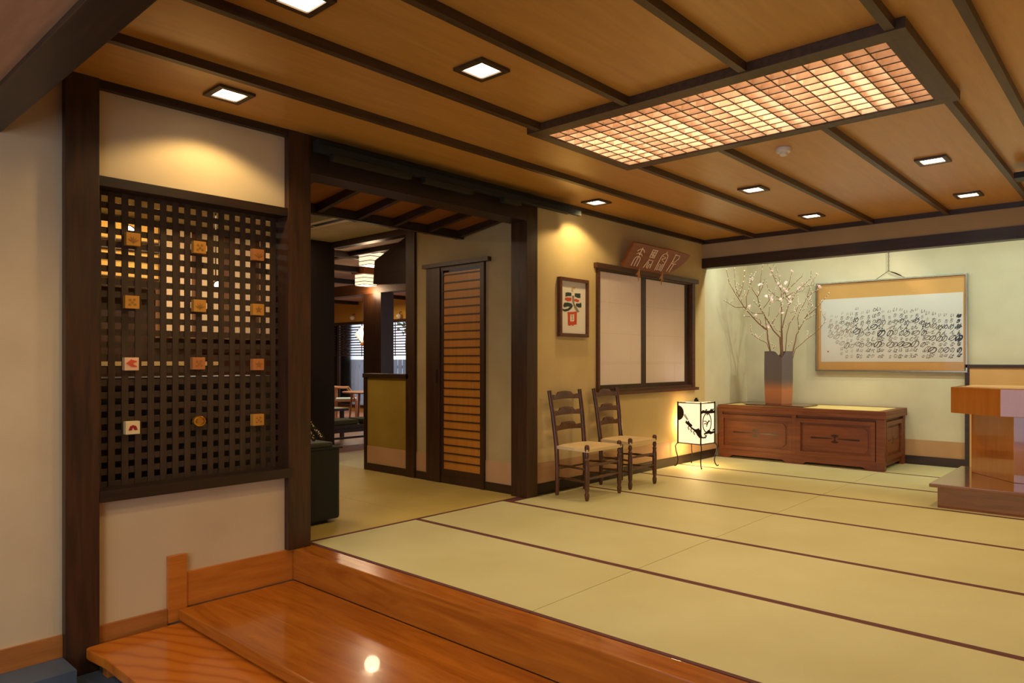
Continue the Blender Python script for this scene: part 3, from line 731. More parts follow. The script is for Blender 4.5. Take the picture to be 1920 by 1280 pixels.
stroke(FR, [(0, .17), (.2, .155), (.35, .155), (.42, .19), (.30, .20)], .008)
stroke(FR, [(.22, .24), (.40, .26), (.55, .29), (.72, .25), (.98, .265)], [.006, .012, .022, .016, .008])
stroke(FR, [(.85, .31), (.95, .33)], .008)
stroke(FR, [(0, .76), (.15, .80), (.35, .78), (.6, .775), (.8, .78), (.99, .765)], [.012, .018, .014, .016, .020, .010])
for u in (.38, .72, .85): stroke(FR, [(u - .05, .79), (u, .84), (u + .06, .83)], .007)
stroke(FR, [(.44 + .30 * math.sin(a), .515 + .235 * math.cos(a)) for a in [2 * PI * k / 24 for k in range(25)]], .0055)
stroke(FR, [(.40, .41), (.47, .50), (.58, .56), (.66, .53)], [.003, .008, .008, .003]); stroke(FR, [(.20, .56), (.35, .56), (.47, .50)], .004); stroke(FR, [(.22, .49), (.35, .50), (.44, .47)], .004)
stroke(FR, [(.44, .70), (.50, .74)], .006)
fig.build('black_cut_outs', M['black'], lan)
pl = bpy.data.lights.new('lantern_bulb', 'POINT'); pl.energy = 9; pl.color = (1, .68, .30); pl.shadow_soft_size = .06
po = bpy.data.objects.new('lantern_bulb', pl); COL.objects.link(po); po.parent = lan; po.location = (A_ / 2, A_ / 2, Z0 - .03)
pl2 = pl.copy(); pl2.energy = 7; po2 = bpy.data.objects.new('lantern_bulb_side', pl2); COL.objects.link(po2); po2.parent = lan; po2.location = (A_ * .5, A_ + .06, .50)

# ------------------------------------------------------------------ wooden chest in the alcove
CX, C2, CY0_, CY1_ = 8.50, 9.37, 2.205, 4.145
t = thing('wooden_chest', 'long reddish brown wooden chest with inlaid panels in the alcove', 'chest', (8.93, 3.2, 0))
MB().box(CX + .03, C2, CY0_ + .03, CY1_ - .01, .04, .575).build('body', M['chest'], t)
s = MB()
s.box(CX - .02, C2 + .005, CY0_ - .02, CY1_, .575, .618).box(CX - .02, CX + .06, CY0_ - .02, CY1_, .618, .66).box(C2 - .05, C2 + .005, CY0_ - .02, CY1_, .618, .66).box(CX + .06, C2 - .05, CY0_ - .02, CY0_ + .07, .618, .66).box(CX + .06, C2 - .05, CY1_ - .06, CY1_, .618, .66)
s.build('top_frame', M['chest'], t, bevel=.005)
B(CX + .062, C2 - .052, CY0_ + .072, CY1_ - .062, .6185, .657).build('straw_inset', weave('pale_straw', srgb(232, 210, 140), srgb(222, 196, 122), 'Y', 600, .6), t)
def panel(f, a0, a1, z0, z1, name, inl, dots=False):
    s = MB(); w_ = .05
    def q(u0, u1, v0, v1, d0, d1): s.hexa([f(u0, v0, d0), f(u1, v0, d0), f(u1, v0, d1), f(u0, v0, d1), f(u0, v1, d0), f(u1, v1, d0), f(u1, v1, d1), f(u0, v1, d1)])
    q(a0, a1, z1 - w_, z1, 0, .028); q(a0, a1, z0, z0 + w_, 0, .028); q(a0, a0 + w_, z0 + w_, z1 - w_, 0, .028); q(a1 - w_, a1, z0 + w_, z1 - w_, 0, .028)
    p = s.build(name, M['chest'], t, bevel=.004)
    s = MB(); a, b_, z_, w2 = a0 + w_ + .03, a1 - w_ - .03, z0 + w_ + .025, z1 - w_ - .025; e = .04
    pts = [(a + e, z_), (b_ - e, z_), (b_, z_ + e), (b_, w2 - e), (b_ - e, w2), (a + e, w2), (a, w2 - e), (a, z_ + e)]
    s.prism(pts, 0.0, .008, lambda u, v, d: f(u, v, d)); s.build('raised_field', M['chest'], p, bevel=.004)
    s = MB(); m_ = (a0 + a1) / 2; zc = (z0 + z1) / 2; L_ = (b_ - a) * .38
    for sg in (-1, 1):
        s.prism([(m_ + sg * .03, zc - .003), (m_ + sg * L_ * .6, zc - .008), (m_ + sg * L_, zc - .011), (m_ + sg * L_, zc + .011), (m_ + sg * L_ * .6, zc + .008), (m_ + sg * .03, zc + .003)], .007, .0095, f)
    for sg in (-1, 1):
        s.prism([(m_ + sg * 0 + .042 * math.cos(k_ * PI / 5), zc + sg * .036 + .014 * math.sin(k_ * PI / 5)) for k_ in range(10)], .007, .0095, f)
        s.prism([(m_ + .012 * math.cos(k_ * PI / 4), zc + sg * .012 + .01 * math.sin(k_ * PI / 4)) for k_ in range(8)], .007, .010, f)
    s.build('inlay', M['chestd'], p)
fF = lambda u, v, d: (CX + .03 - d, u, v)
fS = lambda u, v, d: (u, CY0_ + .03 - d, v)
panel(fF, 3.215, 4.13, .10, .54, 'front_panel', 1)
panel(fF, 2.30, 3.165, .10, .54, 'front_panel', 1)
panel(fS, 8.60, 9.27, .10, .54, 'side_panel', 1)
for q in ((CX, CX + .075, CY0_, CY0_ + .085, 0, .575), (CX + .002, CX + .03, 3.165, 3.215, .04, .575), (C2 - .08, C2, CY0_, CY0_ + .05, 0, .575), (CX, CX + .06, CY1_ - .05, CY1_ - .002, 0, .575)):
    B(*q).build('corner_post', M['chest'], t, bevel=.003)
s = MB().use(M['chest'])
n = 10
def skirt(a0, a1):
    pts = [(a0, .10), (a1, .10), (a1, .0), (a1 - .10, .0)] + [(a1 - .10 - .05 * k / 4, .028 * math.sin(k * PI / 8)) for k in range(1, 5)] + [(a0 + .15 - .05 * k / 4, .028 * math.cos(k * PI / 8)) for k in range(0, 5)] + [(a0, 0)]
    s.prism(pts, .004, .03, fF)
skirt(2.29, 3.19); skirt(3.19, 4.10); s.build('skirt', None, t)
# flat board under the vase
t = thing('vase_board', 'flat dark brown board under the vase on the chest', 'board', (8.9, 3.5, .66))
s = MB().use(wood('board_wood', srgb(92, 44, 24), srgb(70, 30, 16), .2, axis='Y', coat=.4))
out = [(8.60, 3.12), (9.05, 3.10), (9.28, 3.50), (9.26, 3.93), (8.95, 4.02), (8.64, 3.85)]
s.prism(out, .6605, .672); s.build('board', None, t, bevel=.003)
# vase: square section, slightly waisted, notched rim
VX, VY = 8.92, 3.54
vz = .6725; va = thing('tall_square_vase', 'tall square stoneware vase, slate above and rust orange below', 'vase', (VX, VY, vz), local=True)
vm = bpy.data.materials.new('stoneware'); vm.use_nodes = True
MATS['stoneware'] = vm
n, l, b = nt(vm); b.inputs['Roughness'].default_value = .55
tc = n.new('ShaderNodeTexCoord'); sp = n.new('ShaderNodeSeparateXYZ'); l.new(tc.outputs['Object'], sp.inputs[0])
nz = n.new('ShaderNodeTexNoise'); nz.inputs['Scale'].default_value = 9; l.new(tc.outputs['Object'], nz.inputs['Vector'])
ad = n.new('ShaderNodeMath'); ad.operation = 'MULTIPLY_ADD'; l.new(nz.outputs['Fac'], ad.inputs[0]); ad.inputs[1].default_value = .06; l.new(sp.outputs[2], ad.inputs[2])
l.new(ramp(vm, ad.outputs[0], [(.05, srgb(178, 112, 74)), (.21, srgb(182, 114, 72)), (.29, srgb(122, 94, 84)), (.34, srgb(98, 86, 86)), (.8, srgb(96, 84, 88))]), b.inputs['Base Color'])
s = MB().use(vm); rings = []
va.rotation_euler = (0, 0, math.radians(-8))
ang0 = YAW + PI       # one corner faces the camera
HV = .665
def ringv(z, r, inner=False, top=False):
    R = []
    for k in range(24):
        a = ang0 + 2 * PI * k / 24; ph = (a - ang0) % (PI / 2)
        rr = r * math.cos(PI / 4) / math.cos(ph - PI / 4) if True else r
        zz = z
        if top:
            cfrac = abs(ph - PI / 4) / (PI / 4)           # 1 at a corner
            side = round((a - ang0) / (PI / 2)) % 2
            zz = z - (.085 if side == 0 else 0.0) * max(0, (cfrac - .25) / .75)
        R.append(s.bm.verts.new((rr * math.cos(a), rr * math.sin(a), zz)))
    return R
prof = [(0.0, .160), (.01, .163), (.15, .170), (.32, .174), (.50, .174), (HV, .172)]
for i, (z, r) in enumerate(prof): rings.append(ringv(z, r, top=(i == len(prof) - 1)))
rings.append(ringv(HV, .158, top=True)); rings.append(ringv(.45, .156)); rings.append(ringv(.05, .145))
for a, b_ in zip(rings, rings[1:]):
    for k in range(24): s.face([a[k], a[(k + 1) % 24], b_[(k + 1) % 24], b_[k]])
s.face(rings[0][::-1]); s.face(rings[-1]); s.build('vase_body', None, va)

# ------------------------------------------------------------------ blossom branches
bark = wood('bark', srgb(138, 94, 64), srgb(92, 58, 38), .7, axis='Z', scale=(6, 40, 40))
petal = mat('petal', srgb(255, 226, 222), .6); bud = mat('bud', srgb(238, 218, 196), .6)
FWV = VX * c_ + VY * s_
def wp(u, v, fw):            # traced point (photo crop) at its own distance
    px = 1330 + u / 6.735; py = 490 + v / 6.735
    a = (px - 960) / 1330.35 * fw; z = H - (py - 675.7) / 1330.35 * fw
    X_ = c_ * fw + s_ * a; Y_ = s_ * fw - c_ * a; f = min(1, 9.24 / X_, 4.10 / Y_)
    return Vector((X_ * f, Y_ * f, H + (z - H) * f))
BR = [
 (-.05, .10, [(770, 1130), (740, 980), (730, 870), (620, 780), (500, 650), (400, 520), (330, 410), (250, 270), (215, 100)], .009,
  [[(375, 450), (340, 350), (320, 230), (310, 90)], [(380, 440), (420, 330), (450, 120)], [(460, 580), (330, 580), (260, 540), (180, 490)], [(470, 590), (470, 430), (520, 310), (545, 210)], [(720, 850), (650, 800), (645, 740), (560, 700), (440, 690)], [(728, 870), (705, 720), (690, 640)]],
  'leaning far left with long bare twigs'),
 (.02, -.05, [(905, 1130), (890, 960), (800, 860), (720, 720), (640, 580), (610, 450), (540, 350), (515, 270)], .009,
  [[(610, 450), (670, 330), (700, 220)], [(625, 400), (650, 200), (670, 50)], [(670, 660), (540, 650), (480, 590)], [(680, 590), (760, 490), (745, 420)], [(640, 580), (560, 500)], [(780, 800), (860, 680), (920, 590)], [(745, 700), (770, 500)]],
  'dark forked stem left of centre'),
 (.10, .05, [(910, 1130), (905, 850), (915, 650), (905, 480), (910, 360), (830, 240), (785, 120)], .008,
  [[(905, 480), (820, 420), (740, 350), (720, 250)], [(895, 380), (880, 190)], [(915, 470), (1040, 400), (1170, 375)], [(930, 420), (1000, 300), (1045, 130)], [(915, 890), (850, 870), (815, 820)], [(905, 500), (800, 480)]],
  'straight centre stem crowded with blossoms'),
 (.0, .16, [(925, 1130), (915, 850), (960, 680), (1000, 560), (1060, 460), (1110, 370), (1180, 310), (1280, 220)], .007,
  [[(1010, 490), (960, 400), (1050, 300), (1170, 190), (1182, 150)], [(1180, 322), (1330, 300)], [(1000, 660), (1080, 630)], [(1000, 560), (990, 500), (930, 440)]],
  'right leaning stem with blossoms near its tip'),
 (-.10, .08, [(960, 1130), (975, 930), (1010, 790), (1080, 680), (1120, 570), (1150, 540)], .005,
  [[(985, 1080), (1040, 1020)], [(1160, 620), (1230, 590)]], 'short thin stem with pale buds'),
 (.12, -.02, [(1062, 1120), (1100, 930), (1150, 830), (1220, 700), (1300, 570)], .008,
  [[(1130, 880), (1115, 700), (1160, 600), (1230, 460), (1300, 250), (1360, 160)], [(1230, 460), (1300, 400), (1370, 360)], [(1210, 740), (1340, 670)], [(1200, 720), (1280, 650), (1350, 590), (1440, 490), (1515, 400)]],
  'long stem reaching up beside the framed calligraphy'),
 (-.08, .10, [(1080, 1110), (1210, 1000), (1360, 880), (1465, 760)], .004, [[(1290, 935), (1240, 960)]], 'low thin twig pointing right'),
 (.05, .10, [(760, 1110), (720, 1030), (620, 980), (530, 910)], .004, [[(800, 1100), (840, 1070), (770, 1040)]], 'low thin twig pointing left'),
]
FL_ = [(790, 450), (812, 505), (780, 480), (900, 500), (880, 300), (950, 340), (975, 380), (940, 370), (960, 270), (985, 240), (1045, 130), (885, 180), (785, 115), (775, 165), (1050, 430), (1025, 500), (1015, 450), (1150, 310), (1165, 280), (1380, 310), (1395, 325), (920, 650), (880, 600), (590, 675), (660, 300), (545, 212), (612, 400), (1112, 350), (820, 550), (740, 825), (870, 280), (960, 360), (905, 310), (1000, 520), (895, 480), (640, 290), (1360, 160), (500, 560), (720, 440), (865, 270)]
def flower(mb, p, r):
    ax = Vector((random.uniform(-1, 1), random.uniform(-1, .2), random.uniform(-.6, 1))).normalized()
    a = ax.orthogonal().normalized(); b_ = ax.cross(a); c0 = mb.bm.verts.new(p)
    for k in range(5):
        t_ = 2 * PI * k / 5; d = a * math.cos(t_) + b_ * math.sin(t_); e = ax.cross(d)
        v = [mb.bm.verts.new(p + d * r * .55 + e * r * .36 + ax * r * .2), mb.bm.verts.new(p + d * r + ax * r * .35), mb.bm.verts.new(p + d * r * .55 - e * r * .36 + ax * r * .2)]
        mb.face([c0, v[0], v[1]]); mb.face([c0, v[1], v[2]])
fl_left = list(FL_)
for bi, (d0, slope, main, r0, twigs, lab) in enumerate(BR):
    t = thing('blossom_branch', 'cut blossom branch in the tall vase, ' + lab, 'branch', (VX, VY, .9), 'blossom branches in the vase')
    random.seed(50 + bi)
    def dep(v): return FWV + d0 * (1120 - v) / 900 * 1.6 + slope * ((1120 - v) / 1000)
    tips = []
    def line(pts, ra, rb, name, extra=0):
        P_ = []
        for k in range(len(pts) - 1):
            for q in range(3):
                f = q / 3; u = pts[k][0] * (1 - f) + pts[k + 1][0] * f; v = pts[k][1] * (1 - f) + pts[k + 1][1] * f
                P_.append(wp(u + random.uniform(-3, 3), v + random.uniform(-3, 3), dep(v) + extra * (k + f) / len(pts)))
        P_.append(wp(pts[-1][0], pts[-1][1], dep(pts[-1][1]) + extra))
        if name == 'stem':
            P_.insert(0, Vector((VX + (P_[0].x - VX) * .3, VY + (P_[0].y - VY) * .3, .80)))
        N = len(P_); R_ = [ra + (rb - ra) * k / (N - 1) for k in range(N)]
        o = MB().tube(P_, R_, 6).build(name, bark, t, smooth=True)
        return P_
    allp = line(main, r0 * 1.15, .0030, 'stem')[8:]
    segs = [(main, 0)]
    for tw in twigs:
        ex = random.uniform(-.12, .12) if len(tw) > 2 else 0
        allp += line(tw, .0054 if len(tw) > 2 else .004, .0022, 'twig', ex); segs.append((tw, ex))
    for q in range(9 if len(main) > 6 else 3):
        k_ = random.randrange(len(main) // 2, len(main)); u, v = main[k_] if random.random() < .5 else random.choice(random.choice(segs)[0][1:])
        du = random.uniform(-70, 90); dv = -random.uniform(40, 150)
        allp += line([(u, v), (u + du * .4, v + dv * .5), (u + du, v + dv)], .0036, .0016, 'twig', random.uniform(-.1, .1))
    s = MB().use(bud)
    for p in allp[::1]:
        if random.random() < (.62 if len(main) > 6 else 1):
            q_ = p + Vector((random.uniform(-1, 1), random.uniform(-1, 1), random.uniform(0, 1))) * .006
            s.lathe([(.0005, -.006), (.0056, -.001), (.0048, .005), (.0004, .012)], q_, 6)
    s.build('buds', None, t)
    mine = []
    for f in list(fl_left):
        dmin = min(abs(f[0] - p[0]) + abs(f[1] - p[1]) for sg in segs for p in sg[0])
        if dmin < 75: mine.append(f); fl_left.remove(f)
    for f in mine:
        s = MB().use(petal)
        for q_ in range(2):
            flower(s, wp(f[0] + random.uniform(-9, 9), f[1] + random.uniform(-9, 9), dep(f[1]) - .012), .023)
        s.build('blossom', None, t)

# ------------------------------------------------------------------ framed calligraphy
t = thing('framed_calligraphy', 'wide silver framed calligraphy on an orange mount in the alcove', 'calligraphy', (9.38, 2.4, 1.09))
Y0, Y1, Z0_, Z1_ = 1.572, 3.235, 1.085, 2.205
s = MB()
for a in ((Y0, Y1, Z0_, Z0_ + .018), (Y0, Y1, Z1_ - .018, Z1_), (Y0, Y0 + .018, Z0_ + .018, Z1_ - .018), (Y1 - .018, Y1, Z0_ + .018, Z1_ - .018)): s.box(9.345, 9.388, *a)
s.build('frame', M['silver'], t, bevel=.002)
B(9.372, 9.386, Y0 + .018, Y1 - .018, Z0_ + .018, Z1_ - .018).build('mount', M['mount'], t)
B(9.366, 9.3715, 1.615, 3.17, 1.203, 1.995).build('paper', M['washi'], t)
s = MB()
for a in ((Y0 + .018, Y1 - .018, Z1_ - .040, Z1_ - .033), (Y0 + .028, Y0 + .033, Z0_ + .03, Z1_ - .04), (Y1 - .033, Y1 - .028, Z0_ + .03, Z1_ - .04)): s.box(9.369, 9.3719, *a)
s.build('inner_fillet', mat('fillet', srgb(176, 112, 50), .5), t)
B(9.352, 9.354, Y0 + .018, Y1 - .018, Z0_ + .018, Z1_ - .018).build('glass', M['glass'], t)
hs = [1.86, 1.84, 1.83, 1.80]
inks = [mat('ink_black', srgb(24, 26, 34), .6), mat('ink_dark', srgb(70, 66, 62), .7), mat('ink_mid', srgb(120, 108, 98), .8), mat('ink_pale', srgb(168, 146, 130), .8), mat('ink_faint', srgb(196, 172, 154), .8)]
def glyph_mesh(ch, name):
    cu = bpy.data.curves.new(name, 'FONT'); cu.body = ch; cu.size = 1; cu.resolution_u = 3; cu.align_x = 'CENTER'; cu.align_y = 'CENTER'; cu.offset = .014
    o = bpy.data.objects.new(name, cu); COL.objects.link(o)
    dg = bpy.context.evaluated_depsgraph_get(); me = bpy.data.meshes.new_from_object(o.evaluated_get(dg))
    COL.objects.unlink(o); bpy.data.objects.remove(o)
    V_ = [tuple(v.co[:2]) for v in me.vertices]; F_ = [tuple(p.vertices) for p in me.polygons]
    bpy.data.meshes.remove(me); return V_, F_
GC = {}
POEM = 'いちめんのなのはな'
XTRA = 'かすかなるむぎぶえひばりのおしゃべりやめるはひるのつき'
random.seed(11)
s = MB()
ncol = 24
for i in range(ncol):
    y = 1.66 + i * (3.03 - 1.66) / (ncol - 1) + random.uniform(-.008, .008)
    top = [1.76, 1.77, 1.77, 1.77, 1.79, 1.80, 1.82, 1.85, 1.84, 1.83, 1.86, 1.86, 1.84, 1.84, 1.88, 1.87, 1.85, 1.84, 1.90, 1.83, 1.84, 1.85, 1.80, 1.81][i]
    bot = 1.235 if i < 21 else (1.27, 1.42, 1.50)[i - 21]
    txt = POEM if i not in (8, 15) else XTRA[(0 if i == 8 else 9):][:9]
    txt = txt[:max(4, round((top - bot) / .068))]
    hh = (top - bot) / len(txt)
    base = 0 if i < 3 else (1 if i in (4, 6, 7, 9, 10, 14, 15, 16, 18) else 2 if i < 17 else 3)
    if i == 13: base = 1
    wander = 0
    for k, ch in enumerate(txt):
        if ch not in GC: GC[ch] = glyph_mesh(ch, 'glyph')
        V_, F_ = GC[ch]
        sz = hh * random.uniform(.75, 1.15) * (1.45 if ch in 'の' else 1.25 if ch in 'めん' else .85)
        sx = sz * random.uniform(.62, 1.0)
        an = random.uniform(-.45, .15); sh = random.uniform(.15, .6)
        wander = max(-.012, min(.012, wander + random.uniform(-.009, .009)))
        zc = top - (k + .5) * hh + random.uniform(-.006, .006)
        q_ = min(4, max(0, base + random.choice([-1, 0, 0, 0, 1])))
        s.use(inks[q_])
        for rep in range(3 if i == 0 else 1):
            vs = []
            for (a, b_) in V_:
                a += sh * b_ - .25 * sh; X_ = a * sx * math.cos(an) - b_ * sz * math.sin(an); Z_ = a * sx * math.sin(an) + b_ * sz * math.cos(an)
                vs.append(s.bm.verts.new((9.3655 - .00003 * (k % 3) - .0001 * rep, y - wander - X_ * .95 - .004 * rep, min(max(zc + Z_ + .003 * rep, 1.21), 1.98))))
            for f in F_: s.face([vs[q] for q in f])
for zc, ww in ((1.735, .026), (1.715, .020), (1.60, .030), (1.47, .028), (1.455, .022)):   # heavy blotted strokes of the first column
    s.use(inks[0])
    s.prism([(1.652 + ww * math.cos(q * PI / 6) * random.uniform(.75, 1.1), zc + .009 * math.sin(q * PI / 6) * random.uniform(.7, 1.3) - .25 * ww * math.cos(q * PI / 6)) for q in range(12)], 9.3648, 9.3659, lambda a, b_, c: (c, a, b_))
s.build('brush_writing', None, t)
B(9.364, 9.3659, 3.075, 3.092, 1.325, 1.343).build('red_seal', M['red'], t)
# hook, chain and wires
h_ = thing('picture_chain', 'dark chain and wires holding up the framed calligraphy', 'chain', (9.38, 2.39, 2.3))
ch = MB()
for k in range(13):
    z = 2.31 + .027 * k; pts = []
    for q in range(9):
        a = 2 * PI * q / 8
        pts.append((9.38 + (.006 * math.cos(a) if k % 2 else 0), 2.388 + (0 if k % 2 else .006 * math.cos(a)), z + .015 * math.sin(a)))
    ch.tube(pts, .0022, 5)
ch.build('chain', M['black'], h_)
MB().tube([(9.38, 2.53, 2.206), (9.38, 2.388, 2.30), (9.38, 2.21, 2.206)], .003, 6).build('wire', M['black'], h_)
MB().tube([(9.375, 2.36, 2.285), (9.37, 2.30, 2.262), (9.38, 2.25, 2.23)], .006, 6).build('knotted_cord', M['black'], h_)
B(9.36, 9.399, 2.375, 2.40, 2.65, 2.69).build('wall_hook', M['black'], h_)

# ------------------------------------------------------------------ framed print
t = thing('framed_print', 'small dark framed colourful calligraphic print on the ochre wall', 'print', (5.44, 4.15, 1.45))
x0, x1, z0, z1 = 5.222, 5.678, 1.447, 2.008
s = MB()
for a in ((x0, x1, z0, z0 + .032), (x0, x1, z1 - .032, z1), (x0, x0 + .032, z0 + .032, z1 - .032), (x1 - .032, x1, z0 + .032, z1 - .032)): s.box(a[0], a[1], 4.13, 4.168, a[2], a[3])
s.build('frame', wood('frame_wood', srgb(104, 58, 30), srgb(80, 42, 20), .4, axis='X'), t, bevel=.003)
B(x0 + .032, x1 - .032, 4.152, 4.160, z0 + .032, z1 - .032).build('sheet', M['washi'], t)
def pq(u, v):        # crop pixels of the print -> wall plane
    return (x0 + .032 + (u - 250) / (612 - 250) * .392, z1 - .032 - (v - (235 + (u - 250) * .1)) / 845 * .497)
def patch(mb, pts, m_, k=0): mb.use(m_); mb.prism([pq(*p) for p in pts], 4.1505 - k * .0002, 4.1519, lambda a, b_, c: (a, c, b_))
a_ = MB()
patch(a_, [(318, 432), (350, 425), (402, 432), (402, 485), (350, 485), (318, 498)], M['teal'])
patch(a_, [(452, 438), (535, 440), (535, 515), (500, 515), (452, 490)], M['teal'])
patch(a_, [(308, 520), (340, 508), (402, 512), (405, 560), (350, 570), (312, 548)], M['red'])
patch(a_, [(445, 535), (470, 528), (518, 552), (505, 585), (470, 575), (445, 562)], M['red'])
patch(a_, [(300, 595), (345, 590), (400, 605), (424, 640), (400, 665), (350, 655), (300, 670), (285, 640)], M['teal'])
patch(a_, [(470, 605), (520, 605), (545, 590), (552, 640), (545, 672), (500, 668), (470, 640)], M['teal'])
patch(a_, [(272, 690), (300, 700), (350, 690), (400, 645), (424, 650), (400, 690), (360, 725), (310, 738), (280, 720)], M['teal'], 1)
patch(a_, [(405, 350), (430, 335), (460, 345), (452, 372), (425, 370), (428, 415), (405, 415)], mat('beige_ink', srgb(196, 170, 140), .8))
patch(a_, [(412, 480), (440, 475), (445, 600), (470, 650), (520, 740), (490, 755), (450, 690), (420, 600)], M['grey'], 1)
patch(a_, [(345, 745), (480, 738), (482, 780), (350, 785)], M['red']); patch(a_, [(350, 785), (384, 785), (384, 905), (352, 905)], M['red']); patch(a_, [(444, 782), (482, 780), (480, 905), (444, 905)], M['red'])
patch(a_, [(352, 898), (480, 896), (478, 950), (440, 955), (420, 975), (405, 955), (375, 970), (352, 955)], M['red'])
patch(a_, [(398, 800), (432, 796), (425, 840), (434, 875), (402, 880), (412, 840)], mat('beige_ink', srgb(196, 170, 140), .8))
a_.build('printed_character', None, t)

# ------------------------------------------------------------------ carved name board leaning out over the window
t = thing('carved_name_board', 'wooden name board with four cream carved characters leaning above the window', 'sign', (6.8, 4.05, 2.2))
def bd(u, v, d=0):       # u, v in board units from a 140 x 100 pixel view, d out of the board
    fx = u; fz = v
    y = 4.12 + (3.97 - 4.12) * fz; z = 2.195 + (2.435 - 2.195) * fz
    nrm = Vector((0, -(.24), -.15)).normalized()
    return (6.245 + fx * 1.19 + nrm.x * d, y + nrm.y * d, z + nrm.z * d)
s = MB().use(M['signb'])
out = [(0, 0), (.25, -.01), (.5, .0), (.70, -.03), (.80, .08), (.86, .22), (.93, .45), (.985, .72), (1.0, .97), (.9, 1.0), (.62, 1.02), (.40, .99), (.2, 1.01), (0, 1.0)]
s.prism(out, -.03, 0, lambda a, b_, c: bd(a, b_, c)); s.build('board', None, t, bevel=.003)
gl = MB()
def st(pts, w=.010):
    n_ = len(pts); P3 = [Vector(bd(u, v, .003)) for u, v in pts]
    gl.tube(P3, w * .55, 6)
def arc(cx, cz, rx, rz_, a0, a1, k=8): return [(cx + rx * math.cos(math.radians(a0 + (a1 - a0) * i / k)), cz + rz_ * math.sin(math.radians(a0 + (a1 - a0) * i / k))) for i in range(k + 1)]
# first character: roof, two side dots, arch with three legs
o_ = .16
st([(o_, .88), (o_, .60)]); st(arc(o_, .62, .062, .20, 155, 25)); st([(o_ - .05, .60), (o_ - .02, .66), (o_, .58)]); st([(o_ + .05, .56), (o_ + .02, .64), (o_, .58)])
st([(o_ - .045, .12), (o_ - .045, .36)] + arc(o_, .38, .045, .14, 180, 0)[1:] + [(o_ + .045, .12)]); st([(o_, .52), (o_, .12)])
gl.build('carved_character', M['glyph'], t); gl = MB()
# second character: stacked boxes and a hook
o_ = .37
for zz in (.88, .78, .68, .58): st([(o_ - .035, zz), (o_ + .035, zz)])
st([(o_ - .037, .90), (o_ - .037, .56)]); st([(o_ + .037, .90), (o_ + .037, .56)]); st([(o_, .90), (o_, .56)]); st([(o_ - .02, .73), (o_ + .02, .63)])
st([(o_ - .03, .46), (o_ + .045, .46), (o_ + .05, .14)]); st([(o_ - .02, .50), (o_ - .055, .12)]); st([(o_ - .01, .38), (o_ - .012, .16), (o_ + .01, .12), (o_ + .02, .30), (o_ + .04, .30)])
gl.build('carved_character', M['glyph'], t); gl = MB()
# third character: tall arch enclosing a small figure
o_ = .57
st([(o_ - .055, .10), (o_ - .055, .66)] + arc(o_, .66, .055, .18, 180, 0)[1:] + [(o_ + .055, .10)]); st([(o_, .93), (o_, .84)])
st([(o_ - .025, .70), (o_ + .025, .70), (o_ - .02, .56), (o_ + .03, .50)]); st([(o_ - .03, .60), (o_ + .03, .64)])
st([(o_ - .028, .14), (o_ - .028, .38), (o_ + .005, .38), (o_ + .005, .14), (o_ - .028, .14)]); st([(o_ + .03, .12), (o_ + .03, .42)])
gl.build('carved_character', M['glyph'], t); gl = MB()
# fourth character: a loop on two legs
o_ = .77
st([(o_ - .04, .88), (o_ + .045, .86), (o_ + .05, .74), (o_ + .01, .58), (o_ - .03, .56)]); st([(o_ - .03, .88), (o_ - .03, .56), (o_ - .05, .14)]); st([(o_ - .03, .50), (o_ + .05, .50)]); st([(o_ + .015, .50), (o_ - .0, .12)])
gl.build('carved_character', M['glyph'], t)
for u in (.22, .62):
    m_ = MB(); x = 6.245 + u * 1.19
    m_.prism([(x - .05, 2.13), (x, 2.17), (x + .03, 2.225), (x + .025, 2.15), (x + .04, 2.11), (x + .012, 2.13), (x, 2.06), (x - .008, 2.13)], 4.085, 4.093, lambda a, b_, c: (a, c, b_))
    m_.build('tassel_hook', mat('tan_metal', srgb(196, 130, 70), .5), t)

# ------------------------------------------------------------------ reception desk at the right
t = thing('reception_desk', 'angular orange wooden reception desk on a low plinth at the right edge', 'desk', (7.4, .3, 0))
s = MB().use(M['deskbase']); s.prism([(6.74, 1.345), (8.0, 1.345), (8.0, -1.2), (6.74, -1.2)], 0, .168); s.build('plinth', None, t, bevel=.003)
s = MB().use(M['deskbase'])
s.prism([(6.70, 1.40), (8.02, 1.40), (8.02, -1.2), (6.70, -1.2)], .169, .200); s.build('plinth_top', None, t, bevel=.008)
s = MB().use(M['desk']); s.prism([(7.195, -1.15), (7.195, .879), (7.62, 1.25), (7.95, 1.25), (7.95, -1.15)], .2005, .755); s.build('pedestal', None, t, bevel=.003)
s = MB().use(M['desk']); s.prism([(7.05, -1.2), (7.05, .955), (7.32, 1.357), (7.98, 1.357), (7.98, -1.2)], .7555, .985); s.build('desk_top', None, t, bevel=.004)
s = MB().use(mat('desk_leather', srgb(206, 172, 124), .5)); s.prism([(7.12, -1.15), (7.12, .94), (7.35, 1.29), (7.92, 1.29), (7.92, -1.15)], .9852, .989); s.build('desk_inlay', None, t)

